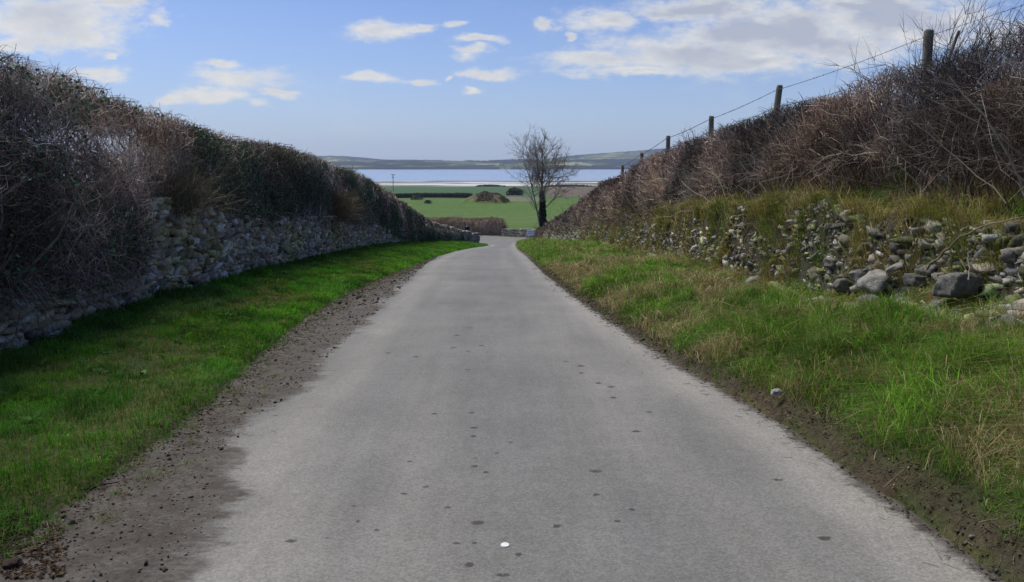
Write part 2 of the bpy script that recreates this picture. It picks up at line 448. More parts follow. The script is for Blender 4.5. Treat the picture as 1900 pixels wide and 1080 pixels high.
# crack line of grit on the right side and scattered specks
crk = np.abs(XX - (xre - .42 - .10 * fbm(YY * .8, 0, 0, 71, 3)))
crk = crk + .05 * (fbm(YY * 6, XX * 6, 0, 73, 3) - .5)
stain = np.maximum(stain, np.clip(.50 - crk * 7, 0, 1) * sm((vn(YY * 14, XX * 30, 0, 72) - .45) / .2) * sm((fbm(YY * 1.2, 0, 0, 74, 2) - .42) / .1) * (YY < 22))
ln = np.exp(-((XX - (xre - .22)) / .28) ** 2) + .8 * np.exp(-((XX - (xa + .35)) / .28) ** 2) + .35 * np.exp(-((XX - (xre + xa) / 2 - .85) / .28) ** 2) + .35 * np.exp(-((XX - (xre + xa) / 2 + .75) / .28) ** 2)
ln = np.clip(ln * .9 + (fbm(XX * .8, YY * .3, 0, 82, 3) - .5) * .6, 0, 1)
nr, nc = XX.shape
a = np.arange(nr * nc).reshape(nr, nc)
F = np.stack([a[:-1, :-1], a[:-1, 1:], a[1:, 1:], a[1:, :-1]], -1).reshape(-1, 4)
road = mk('road', np.stack([XX, YY, ZZ], -1).reshape(-1, 3), [F], M_road, col=np.stack([dirt, stain, ln], -1).reshape(-1, 3), smooth=True)
tag(road, 'narrow grey tarmac lane with a muddy left margin running downhill', 'road', kind='structure')

# ------------------------------------------------------------------ estuary water
def water_mat():
    m, g_, b = bsdf_mat('estuary_water', .22, .5)
    b.inputs['Base Color'].default_value = (.10, .16, .24, 1); b.inputs['IOR'].default_value = 1.33
    p = g_.vec('MULTIPLY', pos(g_), (.004, .012, 1))
    n = g_.noise(p, 1.0, 5, .6)
    g_.l.new(g_.mix(g_.rng(n, .35, .65), (.16, .23, .36), (.26, .32, .42)), b.inputs['Base Color'])
    bump(g_, b, g_.noise(g_.vec('MULTIPLY', pos(g_), (.3, .6, 1)), 1.0, 4, .6), .05, .3)
    return m
V = np.array([(-4200, 1120, -36), (4200, 1120, -36), (4200, 6200, -36), (-4200, 6200, -36)], float)
water = mk('water', V, [np.array([[0, 1, 2, 3]])], water_mat())
tag(water, 'pale blue estuary water below the fields', 'water', kind='structure')

# sand bars lying in the shallows
def sheet(name, x0, x1, y0, y1, nx, ny, hf, cf, mat):
    X, Y = np.meshgrid(np.linspace(x0, x1, nx), np.linspace(y0, y1, ny))
    Z = hf(X, Y); a = np.arange(nx * ny).reshape(ny, nx)
    F = np.stack([a[:-1, :-1], a[:-1, 1:], a[1:, 1:], a[1:, :-1]], -1).reshape(-1, 4)
    return mk(name, np.stack([X, Y, Z], -1).reshape(-1, 3), [F], mat, col=cf(X, Y, Z).reshape(-1, 3), smooth=True)
def sand_h(X, Y):
    e = sm((X + 600 + (Y - 1200)) / 200) * sm((Y - 1205) / 40) * sm((1690 - Y + .12 * X) / 200)
    return -37.2 + e * (1.55 + 2.6 * (fbm(X * .003, Y * .018, 0, 91, 4) - .5))
def sand_c(X, Y, Z):
    n = fbm(X * .004, Y * .035, 0, 92, 4)[..., None]; m = sm((n - .52) / .05)
    return np.array((.46, .46, .44)) * m + np.array((.085, .08, .06)) * (1 - m)  # pale streaks paint the shine of bright pools over the brown sand
sb = sheet('sand_bar', -700, 1100, 1200, 1700, 240, 200, sand_h, sand_c, M_ground)
tag(sb, 'long brown sand bars with painted pale pool glints in the shallow water off the shore', 'sand', kind='structure')

# ------------------------------------------------------------------ hills over the water
def hill_mat():
    m, g_, b = bsdf_mat('far_fields_and_woods', .95, .1)
    p = pos(g_)
    c = attr(g_); n = g_.rng(g_.noise(g_.vec('MULTIPLY', p, (.012, .006, .03)), 1.0, 6, .7), .3, .7, .6, 1.4)
    g_.l.new(g_.vec('MULTIPLY', c, g_.comb(n, n, n)), b.inputs['Base Color'])
    return m
def hills(name, y0, y1, prof, nx, ny, seed, label, woods=.5, rise=.75):
    X, Y = np.meshgrid(np.linspace(-.62, .62, nx), np.linspace(y0, y1, ny))
    rr = X.copy(); X = X * (y0 + y1) / 2 * 1.0
    px = 950 + rr * (y0 + y1) / 2 / (y0 + (y1 - y0) * rise) * FPX
    top = I(px, prof)
    t = (Y - y0) / (y1 - y0)
    shore = .06 * (fbm(X * .004, 0, 0, seed + 5, 3) - .5)
    s = np.clip((t + shore) / rise, 0, 1) ** .8 * np.where(t > rise, 1 - .5 * (t - rise) / (1 - rise), 1)
    w = fbm(X * .0045, Y * .0035, 0, seed, 5)
    Z = -37.5 + (top + 37.5) * s * (.93 + .14 * (fbm(X * .003, Y * .002, 0, seed + 2, 3) - .5))
    wood = sm((w - woods) / .03)
    wood = np.maximum(wood, sm((.12 - t) / .04) * (fbm(X * .006, 0, 0, seed + 8, 3) > .45))
    Z = Z + wood * (3.5 + 4.5 * vn(X * .06, Y * .06, 0, seed + 3)) * sm(s * 12)
    fc = vn(np.floor(X * .008 + Y * .002), np.floor(Y * .010), 0, seed + 4)[..., None]
    c = np.array((.04, .055, .028)) * (1 - fc) + np.array((.26, .25, .12)) * fc ** 2
    c = c * (1 - wood[..., None]) + np.array((.012, .014, .016)) * wood[..., None]
    a = np.arange(nx * ny).reshape(ny, nx)
    F = np.stack([a[:-1, :-1], a[:-1, 1:], a[1:, 1:], a[1:, :-1]], -1).reshape(-1, 4)
    o = mk(name, np.stack([X, Y, Z], -1).reshape(-1, 3), [F], MH, col=c.reshape(-1, 3))
    tag(o, label, 'hills', kind='structure'); return o
MH = hill_mat()
P1 = [(-400, 12), (600, 12), (700, 5), (800, 7), (950, 5), (1050, 8), (1150, 15), (1300, 20), (2300, 22)]
P2 = [(-400, 50), (600, 58), (650, 45), (720, 18), (900, 10), (1000, 22), (1050, 48), (1100, 68), (1150, 82), (1200, 98), (1300, 130), (2300, 150)]
hills('hills', 3850, 4900, P1, 700, 60, 301, 'low wooded shore hills across the estuary', .44)
hills('hills', 5000, 6600, P2, 500, 50, 351, 'paler higher ridge rising to the right behind the shore hills', .46)

# ------------------------------------------------------------------ batch shape makers
def tubes(P, Rd, sides=3):
    """P (N,K,3) polylines, Rd (N,K) radii -> verts, quads (open ended, tapering)"""
    N, K, _ = P.shape
    D = P[:, -1] - P[:, 0]; D /= (np.linalg.norm(D, axis=1, keepdims=True) + 1e-9)
    up = np.where(np.abs(D[:, 2:3]) > .8, np.array([[1., 0, 0]]), np.array([[0, 0, 1.]]))
    A = np.cross(D, up); A /= np.linalg.norm(A, axis=1, keepdims=True) + 1e-9
    B = np.cross(D, A)
    an = np.arange(sides) / sides * 2 * math.pi
    ring = A[:, None, None, :] * np.cos(an)[None, None, :, None] + B[:, None, None, :] * np.sin(an)[None, None, :, None]
    Vv = P[:, :, None, :] + ring * Rd[:, :, None, None]
    idx = np.arange(N * K * sides).reshape(N, K, sides)
    nx = np.roll(idx, -1, axis=2)
    Fq = np.stack([idx[:, :-1], nx[:, :-1], nx[:, 1:], idx[:, 1:]], -1).reshape(-1, 4)
    return Vv.reshape(-1, 3), Fq
def polyl(start, dirn, length, K, wob, droop=0.0, r_=None):
    """curved polylines"""
    r_ = r_ or rng
    N = len(start); P = np.zeros((N, K, 3)); P[:, 0] = start
    d_ = dirn / (np.linalg.norm(dirn, axis=1, keepdims=True) + 1e-9); st = (length / (K - 1))[:, None]
    for k in range(1, K):
        d_ = d_ + r_.normal(0, wob, (N, 3)); d_[:, 2] -= droop
        d_ /= np.linalg.norm(d_, axis=1, keepdims=True) + 1e-9
        P[:, k] = P[:, k - 1] + d_ * st
    return P
def percol(c, per): return np.repeat(c, per, axis=0)
def lodr(y, r, k=.00042): return np.maximum(r, k * y * (.6 + .8 * rng.random(len(y))))

def leaves(P, size, col, nrm=None):
    """pointed folded leaves at P; 4 verts, 2 tris"""
    N = len(P); a = rng.normal(0, 1, (N, 3)); a /= np.linalg.norm(a, axis=1, keepdims=True)
    b = np.cross(a, rng.normal(0, 1, (N, 3))); b /= np.linalg.norm(b, axis=1, keepdims=True) + 1e-9
    n = np.cross(a, b); s = size[:, None]
    Vv = np.stack([P - a * s * .5, P + b * s * .42 + n * s * .12, P + a * s * .6, P - b * s * .42 + n * s * .12], 1).reshape(-1, 3)
    i = np.arange(N)[:, None] * 4
    F = np.concatenate([i + [0, 1, 2], i + [0, 2, 3]], 0)
    return Vv, F, np.repeat(col, 4, axis=0)

def blades(X, Y, Z, h, w, lean, col, tipcol=None, az=None):
    N = len(X); az = rng.random(N) * 2 * math.pi if az is None else az
    d_ = np.stack([np.cos(az), np.sin(az), np.zeros(N)], 1)
    side = np.stack([-np.sin(az), np.cos(az), np.zeros(N)], 1)
    tw = rng.random(N) * math.pi; side = side * np.cos(tw)[:, None] + d_ * np.sin(tw)[:, None] * .7
    B = np.stack([X, Y, Z - .01], 1); up = np.array([[0, 0, 1.]])
    m = B + up * (h * .62)[:, None] + d_ * (h * lean * .3)[:, None]
    t = B + up * (h * (1 - .35 * lean))[:, None] + d_ * (h * lean)[:, None]
    s = side * w[:, None] * .5
    Vv = np.stack([B - s, B + s, m + s * .8, m - s * .8, t], 1).reshape(-1, 3)
    i = np.arange(N)[:, None] * 5
    c = np.repeat(col, 5, axis=0)
    if tipcol is not None: c[4::5] = tipcol
    return Vv, [i + [0, 1, 2, 3], i + [3, 2, 4]], c

# rounded rough stone template
def stone_template(n=3):
    bm = bmesh.new(); bmesh.ops.create_cube(bm, size=2)
    bmesh.ops.subdivide_edges(bm, edges=bm.edges[:], cuts=n - 1, use_grid_fill=True)
    V = np.array([v.co[:] for v in bm.verts]); F = np.array([[v.index for v in f.verts] for f in bm.faces]); bm.free()
    L = np.linalg.norm(V, axis=1, keepdims=True)
    sph = V / L
    return V * .70 + sph * .30 * 1.2, F
ST_V, ST_F = stone_template(3)
def round_template(n):
    V, F = stone_template(n); L = np.linalg.norm(V, axis=1, keepdims=True); return V * .50 + V / L * .50, F
ST2_V, ST2_F = stone_template(2); ST2_V = ST2_V * .6 + np.sign(ST2_V) * np.abs(ST2_V) * .35
def stones(Cn, size, rot, col, tmpl=None, rough=.20):
    """Cn (N,3) centres, size (N,3) half sizes, rot (N,3) small eulers"""
    TV, TF = tmpl or (ST_V, ST_F); N = len(Cn); k = len(TV)
    P = np.repeat(TV[None], N, 0)
    off = rng.random((N, 1, 3)) * 100
    q = P * 1.1 + off
    jit = np.stack([vn(q[..., 0], q[..., 1], q[..., 2], s) - .5 for s in (1, 2, 3)], -1)
    P = P * (1 + jit * rough * 3.6) + rng.normal(0, rough * .22, P.shape)
    sk = rng.normal(0, .18, (N, 1)); P[..., 1] += P[..., 2] * sk
    P = P * size[:, None, :]
    for ax in range(3):
        c, s = np.cos(rot[:, ax])[:, None], np.sin(rot[:, ax])[:, None]
        i, j = [(1, 2), (2, 0), (0, 1)][ax]
        a_, b_ = P[..., i].copy(), P[..., j].copy()
        P[..., i] = a_ * c - b_ * s; P[..., j] = a_ * s + b_ * c
    Vv = (P + Cn[:, None, :]).reshape(-1, 3)
    F = (TF[None] + (np.arange(N) * k)[:, None, None]).reshape(-1, 4)
    return Vv, F, np.repeat(col, k, axis=0)
def stone_cols(N, base=(.15, .145, .135), spread=.38, warm=.06):
    v = np.exp(rng.normal(0, spread, N))[:, None]; w = rng.normal(0, warm, (N, 1))
    return np.clip(np.array([base]) * v * (1 + w * np.array([[1, .2, -1]])), .03, .5)

def coursed_wall(face, y0, y1, base, height, sl=(.10, .34), sh=(.05, .125), depth=.16, tmpl=None, lod=True):
    """dry-stone face along y; face(y)->x, base(y)->z, height(y).  returns centre,size,rot"""
    Cs, Ss = [], []
    z = -.05; sc_ = 1.0; hmax = max(height(v) for v in np.linspace(y0, y1, 50))
    while z < hmax:
        h = rng.uniform(*sh); y = y0 + rng.uniform(0, .3)
        while y < y1:
            k = 1.0 if not lod else (1 + max(0, y - 22) * .018)
            l = rng.uniform(*sl) * (1 if rng.random() > .12 else 1.6) * k * (1 if y < 13 else .8)
            yy = y + l / 2
            zz = z + h / 2 + (fbm(yy * .9, z * 2, 0, 12, 2) - .5) * .12
            if zz < height(yy) + rng.uniform(-.07, .05):
                hh = h * rng.uniform(.8, 1.25)
                Cs.append((face(yy) - depth * .45 + rng.uniform(-.035, .035), yy, base(yy) + zz)); Ss.append((depth * .6, l * .50, hh * .50))
            y += l * .97
        z += h * .92
    return np.array(Cs), np.array(Ss)

# ------------------------------------------------------------------ LEFT: dry-stone wall
fx = lambda y: float(I(y, XLW)); bz = lambda y: float(H(I(y, XLW) + .05, y))
def lwh(y):
    return float(I(y, [(2, .55), (8, .52), (10.2, .55), (10.9, .75), (11.2, 1.42), (13, 1.38), (15, 1.15), (18, 1.12), (24, 1.12), (30, 1.1), (34, .9), (40, .55), (60, .4), (74, .55)]))
wallL = empty('stone_wall', (fx(20), 20, bz(20)))
tag(wallL, 'long mossy grey dry-stone wall along the left verge under the tall hedge', 'stone wall')
Cs, Ss = coursed_wall(fx, 3.0, 44, bz, lwh)
# break the courses up: jitter and a share of small wedges
N = len(Cs); Cs = Cs + rng.normal(0, 1, (N, 3)) * np.array([.012, .02, .014])
rot = rng.normal(0, 1, (N, 3)) * np.array([.22, .14, .14])
sc = stone_cols(N, (.32, .29, .24), .42)
moss = (fbm(Cs[:, 1] * 1.1, Cs[:, 2] * 1.5, 0, 55, 3) > .60) | ((np.abs(Cs[:, 1] - 11.9) < .75) & (rng.random(N) < .6))
sc[moss] = sc[moss] * np.array([.92, .95, .68])
V1, F1, c1 = stones(Cs, Ss, rot, sc)
Nw = 900
yy = 3 + rng.random(Nw) ** 1.2 * 38; hh = np.array([lwh(v) for v in yy])
cw = np.stack([I(yy, XLW) - .03 + rng.normal(0, .02, Nw), yy, H(I(yy, XLW) + .05, yy) + rng.random(Nw) * hh], 1)
V2, F2, c2 = stones(cw, rng.uniform(.02, .055, (Nw, 3)), rng.normal(0, .6, (Nw, 3)), stone_cols(Nw, (.28, .27, .245), .4), (ST2_V, ST2_F))
mk('wall_stones', np.concatenate([V1, V2]), [F1, F2 + len(V1)], M_stone, wallL, np.concatenate([c1, c2]))
# core behind the face, coloured near black as shade in the gaps
ys_ = np.linspace(2.5, 76, 260); zz_ = np.linspace(-.15, 1, 5)
def strip_mesh(ys_, xs_f, xb_f, z0_f, z1_f, nz=6, jit=.04, seed=4, jk=3.0):
    """closed long lump between two x offsets and two heights"""
    rows = []
    for y in ys_:
        x0, x1, z0, z1 = xs_f(y), xb_f(y), z0_f(y), z1_f(y)
        pr = [(x0, z0 + (z1 - z0) * t) for t in np.linspace(0, 1, nz)] + [(x0 + (x1 - x0) * t, z1) for t in (.33, .66)] + [(x1, z1 + (z0 - z1) * t) for t in np.linspace(0, 1, nz)]
        rows.append([(p[0], y, p[1]) for p in pr])
    A = np.array(rows); j = jit * 2
    A[..., 0] += (fbm(A[..., 1] * jk, A[..., 2] * jk, A[..., 0] * jk, seed, 3) - .5) * j * 2
    A[..., 2] += (fbm(A[..., 1] * jk, A[..., 2] * jk, A[..., 0] * jk, seed + 9, 3) - .5) * j * 2
    n, m, _ = A.shape; ix = np.arange(n * m).reshape(n, m); nx = np.roll(ix, -1, 1)
    Fq = np.stack([ix[:-1], nx[:-1], nx[1:], ix[1:]], -1).reshape(-1, 4)
    c0 = A[0].mean(0); c1_ = A[-1].mean(0); V = np.concatenate([A.reshape(-1, 3), [c0, c1_]])
    k = n * m; e0 = np.stack([nx[0], ix[0], np.full(m, k)], -1); e1 = np.stack([ix[-1], nx[-1], np.full(m, k + 1)], -1)
    return V, [Fq, np.concatenate([e0, e1])]
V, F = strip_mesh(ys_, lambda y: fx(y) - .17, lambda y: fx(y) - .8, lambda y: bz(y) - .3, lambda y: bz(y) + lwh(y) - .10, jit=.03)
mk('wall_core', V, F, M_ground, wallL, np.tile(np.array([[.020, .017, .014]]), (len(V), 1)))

# end of the left wall at the junction, standing proud of the hedge
def wall_run(name, label, pts, height, base_off=0.0, thick=.45, sl=(.15, .5), sh=(.09, .18), colr=(.17, .165, .15), cat='stone wall', seed=1, nseg=None):
    """free-standing wall along a polyline of (x, y): both faces, ends and coping in rough stones"""
    pts = np.array(pts, float); root = empty(name, (pts[0][0], pts[0][1], float(H(pts[0][0], pts[0][1]))))
    tag(root, label, cat)
    Cs, Ss, Rt = [], [], []
    for a_, b_ in zip(pts[:-1], pts[1:]):
        L = np.linalg.norm(b_ - a_); t = (b_ - a_) / L; n = np.array([t[1], -t[0]]); ang = math.atan2(t[1], t[0]) - math.pi / 2
        z = 0
        while z < height:
            h = rng.uniform(*sh)
            for side in (-1, 1):
                s = 0
                while s < L:
                    l = rng.uniform(*sl); p = a_ + t * (s + l / 2) + n * side * thick * .28
                    Cs.append((p[0], p[1], float(H(p[0], p[1])) + base_off + z + h / 2)); Ss.append((thick * .3, l * .54, h * .56)); Rt.append((rng.normal(0, .06), rng.normal(0, .06), ang + rng.normal(0, .08))); s += l
            z += h
    N = len(Cs); V1, F1, c1 = stones(np.array(Cs), np.array(Ss), np.array(Rt), stone_cols(N, colr, .32))
    mk('wall_stones', V1, [F1], M_stone, root, c1)
    return root
wall_run('stone_wall', 'short rough stone wall end where the left hedge stops at the junction', [(-4.6, 70), (-3.9, 73.5), (-3.45, 75.5), (-3.9, 76.8)], .95, colr=(.20, .20, .18))

# ------------------------------------------------------------------ LEFT: tall hedge on the wall
hedgeL = empty('hedge', (-5.9, 20, float(zr(20)) + .5))
tag(hedgeL, 'tall flail-cut winter hedge of bare twigs and ivy on the left stone wall', 'hedge')
def ltop(y): return zr(y) + I(y, LTOP) + .10 * (fbm(np.asarray(y) * .9, 0, 0, 33, 3) - .5) * 2
def lbot(y): return zr(y) + I(y, LR) + I(y, [(2, .42), (10.6, .45), (11.2, 1.15), (15, 1.0), (30, 1.0), (34, .75), (40, .3), (80, .15)])
def lfront(y, z):
    """x of the hedge face at y,z: bulges over the low near wall"""
    t = np.clip((z - lbot(y)) / np.maximum(ltop(y) - lbot(y), .2), 0, 1)
    bul = I(y, [(2, .30), (10.6, .26), (11.3, .02), (34, .05), (40, .15), (80, .15)])
    return I(y, XLW) + bul * np.sin(np.clip(t * 1.3 + .15, 0, 1) * math.pi) ** .5 - .10 - .24 * t ** 3 + .30 * (fbm(np.asarray(y) * .8, np.asarray(z) * .9, 0, 66, 3) - .5)
def ysample(N, y0, y1, p=.55):
    """more samples near the viewer: uniform in y**p"""
    u = rng.random(N); return (y0 ** p + u * (y1 ** p - y0 ** p)) ** (1 / p)
def hole(y, z):
    """thin places in the near hedge where the sky shows through"""
    h = np.exp(-((y - 11.2) / 1.7) ** 4) * np.exp(-((z - (1.98 - .03 * (y - 10))) / .34) ** 4)
    h = h * sm((fbm(y * 2.6, z * 3.4, 0, 202, 2) - .45) / .05)
    h2 = np.exp(-((y - 15.6) / .8) ** 4) * np.exp(-((z - 1.75) / .3) ** 4) * sm((fbm(y * 2.2, z * 2, 0, 203, 3) - .45) / .1)
    return np.maximum(h, h2)
TW = []; 
def add_tw(P, Rd, col, sides=3): 
    V_, F_ = tubes(P, Rd, sides); TW.append((V_, F_, np.repeat(col, P.shape[1] * sides, axis=0)))
def flush(name, mat, parent, store):
    off = 0; Vs, Fs, Cc = [], [], []
    for V_, F_, c_ in store:
        Vs.append(V_); Fs.append(F_ + off); Cc.append(c_); off += len(V_)
    ks = sorted(set(f.shape[1] for f in Fs))
    o = mk(name, np.concatenate(Vs), [np.concatenate([f for f in Fs if f.shape[1] == k]) for k in ks], mat, parent, np.concatenate(Cc))
    store.clear(); return o
def twig_cols(N, pal, spread=.3):
    pal = np.array(pal); return pal[rng.integers(0, len(pal), N)] * np.exp(rng.normal(0, spread, (N, 1)))
PAL_L = [(.23, .175, .145), (.26, .20, .165), (.19, .165, .155), (.36, .315, .26), (.12, .092, .08)]
def zone(y, z, seed):
    a_ = fbm(y * .55, z * 1.1, 0, seed, 4)[:, None]; b_ = fbm(y * 1.6, z * 2.4, 0, seed + 7, 3)[:, None]
    v = .55 + 1.5 * sm((a_ - .38) / .3) * (.5 + b_)
    return v * (1 + (fbm(y * .35, z * .8, 0, seed + 3, 3)[:, None] - .5) * np.array([[.25, -.05, -.45]]))
# (a) face twigs, tangled
def face_twigs(N, y0, y1, dmax, length, rad, pal, wob=.35, outb=.2, upb=0.45, zlo=0, zhi=1, holes=True, kill=1.0):
    y = ysample(N, y0, y1); dep = rng.random(N) ** 1.5 * dmax
    t = zlo + (zhi - zlo) * rng.random(N); z = lbot(y) + (ltop(y) - lbot(y)) * t
    x = lfront(y, z) - dep
    keep = np.ones(N, bool)
    if holes: keep = rng.random(N) > hole(y, z) * kill
    y, z, x = y[keep], z[keep], x[keep]; N = len(y)
    dr_ = rng.normal(0, 1, (N, 3)) * np.array([.55, 1.0, .8]); dr_[:, 0] += outb; dr_[:, 2] += upb
    L = rng.uniform(*length, N); P = polyl(np.stack([x, y, z], 1), dr_, L, 4, wob, .05)
    # keep the face trimmed
    lim = lfront(P[..., 1], P[..., 2]) + .10 + .05 * rng.random((N, 1)); P[..., 0] = np.minimum(P[..., 0], lim)
    tp = ltop(P[..., 1]) + .03 + .10 * rng.random((N, 1)) ** 2; P[..., 2] = np.minimum(P[..., 2], tp)
    r0 = lodr(y, rng.uniform(*rad, N)); Rd = r0[:, None] * np.array([[1, .8, .6, .3]])
    add_tw(P, Rd, twig_cols(N, pal) * zone(y, z, 701))
face_twigs(52000, 5.5, 76, .55, (.18, .6), (.0022, .0048), PAL_L)
face_twigs(7000, 8.3, 14.2, .9, (.15, .5), (.0022, .0045), PAL_L, zlo=.25)
face_twigs(9000, 5.5, 76, .35, (.3, .9), (.003, .006), [(.13, .11, .085), (.11, .10, .085)], wob=.3)
# (b) upright cut ends along the top
N = 20000
y = ysample(N, 5.5, 76); dep = rng.random(N) * 1.1
z = ltop(y) - .05 - .45 * rng.random(N) ** 1.3; x = lfront(y, z) - dep - .02
dr_ = rng.normal(0, .42, (N, 3)); dr_[:, 2] += 1.0
P = polyl(np.stack([x, y, z], 1), dr_, rng.uniform(.10, .42, N), 4, .22)
lim = ltop(P[..., 1]) + .02 + .14 * rng.random((N, 1)) ** 2.2; P[..., 2] = np.minimum(P[..., 2], lim)
add_tw(P, lodr(y, rng.uniform(.0022, .005, N))[:, None] * np.array([[1, .85, .65, .4]]), twig_cols(N, PAL_L + [(.12, .11, .11)]))
# a few long whips standing above the cut
N = 60
y = ysample(N, 7, 50); P = polyl(np.stack([I(y, XLW) - .4 - .4 * rng.random(N), y, ltop(y) - .1], 1), rng.normal(0, .25, (N, 3)) + [0, 0, 1], rng.uniform(.25, .5, N), 4, .12)
add_tw(P, lodr(y, rng.uniform(.002, .003, N), .0003)[:, None] * np.array([[1, .85, .65, .35]]), twig_cols(N, PAL_L))
# (c) drooping stems at the bottom of the near overhang
N = 4500
y = ysample(N, 5.5, 34); z = lbot(y) + rng.random(N) * .35; x = lfront(y, z) - .2 * rng.random(N)
P = polyl(np.stack([x, y, z], 1), rng.normal(0, .6, (N, 3)) + [.45, 0, -.35], rng.uniform(.15, .5, N), 4, .3, .12)
P[..., 2] = np.maximum(P[..., 2], H(P[..., 0], P[..., 1]) + .03)
add_tw(P, lodr(y, rng.uniform(.0022, .0045, N))[:, None] * np.array([[1, .8, .6, .3]]), twig_cols(N, PAL_L))
flush('twigs', M_twig, hedgeL, TW)
# stems and gnarled limbs
N = 420
y = ysample(N, 5.5, 74); z = lbot(y) - .15; x = lfront(y, z) - .15 - .35 * rng.random(N)
P = polyl(np.stack([x, y, z], 1), rng.normal(0, .35, (N, 3)) + [0.05, .12, 1], (ltop(y) - lbot(y)) * rng.uniform(.6, 1.02, N), 8, .26)
P[..., 0] = np.minimum(P[..., 0], lfront(P[..., 1], P[..., 2]) - .02)
r0 = np.maximum(rng.uniform(.010, .028, N), .0005 * y)
add_tw(P, r0[:, None] * np.linspace(1, .35, 8)[None], twig_cols(N, [(.12, .108, .088), (.10, .09, .078), (.15, .135, .11)], .2), 5)
flush('stems', M_twig, hedgeL, TW)
# brushy heart of the hedge (very dense dead growth)
def lcore_top(y):
    return float(ltop(y) - .5 - 1.25 * math.exp(-((y - 11.2) / 1.75) ** 2) * (.8 + .4 * vn(y * 2.5, 0, 0, 3)) - .5 * math.exp(-((y - 15.6) / 1.2) ** 4))
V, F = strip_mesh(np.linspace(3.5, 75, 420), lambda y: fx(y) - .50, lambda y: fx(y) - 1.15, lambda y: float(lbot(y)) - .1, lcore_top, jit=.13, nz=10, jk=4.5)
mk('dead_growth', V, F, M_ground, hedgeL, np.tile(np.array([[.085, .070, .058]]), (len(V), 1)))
# ivy and evergreen leaves in clumps
N = 120000
y = ysample(N, 5.5, 76, .75); t = rng.random(N); z = lbot(y) + (ltop(y) - lbot(y)) * t
cl = fbm(y * .42, z * .7, 0, 401, 3)
dens_ = sm((cl - .50) / .06) * .9 + .9 * np.exp(-((y - 33) / 11) ** 4) * sm((cl - .40) / .1) + .5 * np.exp(-((y - 22) / 3) ** 2) + .03
dens_ += .8 * np.exp(-((y - 8.3) / .7) ** 2 - ((z - 1.55) / .35) ** 2) + .9 * np.exp(-((y - 7.2) / .45) ** 2 - ((z - .55) / .35) ** 2)
dens_ = dens_ * (1 - .9 * hole(y, z)) 
dens_ = np.where(y > 46, dens_ * .25 + .1, dens_); dens_ = np.where(y < 13, dens_ * .45, dens_)
k = rng.random(N) < dens_; y, z = y[k], z[k]; N = len(y)
x = lfront(y, z) - .26 * rng.random(N) ** 1.6 + .12
c = np.array([[.055, .115, .055]]) * np.exp(rng.normal(0, .38, (N, 1))); c[rng.random(N) < .12] = (.055, .075, .035)
V, F, C = leaves(np.stack([x, y, z], 1), np.maximum(rng.uniform(.028, .055, N), .0016 * y), c)
mk('ivy_leaves', V, [F], M_leaf, hedgeL, C)

# dry twiggy shrub bulging out over the wall (pale stems)
def fan_shrub(name, label, cat, loc, n, h, spread, pal, rad=(.002, .004), seed=0, lean=(0.2, 0, 0), sub=3):
    root = empty(name, loc); tag(root, label, cat)
    st = np.array([loc]) + rng.normal(0, 1, (n, 3)) * np.array([.12, .22, .03]) * spread
    P = polyl(st, rng.normal(0, .38 * spread, (n, 3)) + np.array(lean) + [0, 0, 1], rng.uniform(.5, 1.05, n) * h, 6, .10)
    r0 = np.maximum(rng.uniform(*rad, n), .0003 * loc[1]); add_tw(P, r0[:, None] * np.linspace(1.3, .3, 6)[None], twig_cols(n, pal))
    for s in range(sub):
        i = rng.integers(0, n, n * 2); kk = rng.integers(1, 5, n * 2); b = P[i, kk]; dr_ = P[i, kk + 1] - b
        dr_ = dr_ / (np.linalg.norm(dr_, axis=1, keepdims=True) + 1e-9) + rng.normal(0, .45, (n * 2, 3))
        Q = polyl(b, dr_, rng.uniform(.1, .38, n * 2) * h, 4, .2)
        add_tw(Q, (np.maximum(rng.uniform(*rad, n * 2), .0003 * loc[1]) * .75)[:, None] * np.array([[1, .8, .6, .3]]), twig_cols(n * 2, pal))
    flush('stems', M_twig, root, TW); return root
fan_shrub('shrub', 'pale dry twiggy shrub spilling over the near end of the higher left wall', 'shrub',
          (-5.35, 12.4, float(lbot(12.4)) + .15), 260, .95, 1.25, [(.20, .165, .105), (.16, .135, .09), (.13, .11, .08)], lean=(.28, 0, 0))
fan_shrub('shrub', 'brown twiggy shrub on the left wall beside the dark ivy', 'shrub',
          (-5.55, 24.5, float(lbot(24.5)) + .2), 200, 1.1, 1.4, [(.14, .11, .07), (.12, .10, .065)], lean=(.22, 0, 0))

# ------------------------------------------------------------------ RIGHT: hedge on the bank
hedgeR = empty('hedge', (4.5, 20, float(zr(20)) + 2.1))
tag(hedgeR, 'reddish brown bare thorn hedge along the top of the right bank', 'hedge')
def rtop(y): return zr(y) + I(y, RTOP) + .16 * (fbm(np.asarray(y) * .8, 0, 0, 133, 3) - .5) * 2
def rbot(y, d=0): return zr(y) + I(y, [(2, 1.8), (7, 1.85), (9, 2.1), (14, 2.12), (18, 1.85), (24, 1.45), (50, 1.3), (84, .45)]) + .25 * (fbm(np.asarray(y) * .9, 3, 0, 144, 3) - .5)
def rfront(y, z):
    t = np.clip((z - rbot(y)) / np.maximum(rtop(y) - rbot(y), .2), 0, 1)
    return I(y, XRW) + .42 + .40 * t - .25 * sm((y - 16) / 10) * (1 - t) + .28 * (fbm(np.asarray(y) * .9, np.asarray(z) * 1.2, 0, 166, 3) - .5)
PAL_R = [(.15, .105, .092), (.19, .14, .12), (.14, .112, .102), (.29, .245, .20), (.075, .050, .044)]
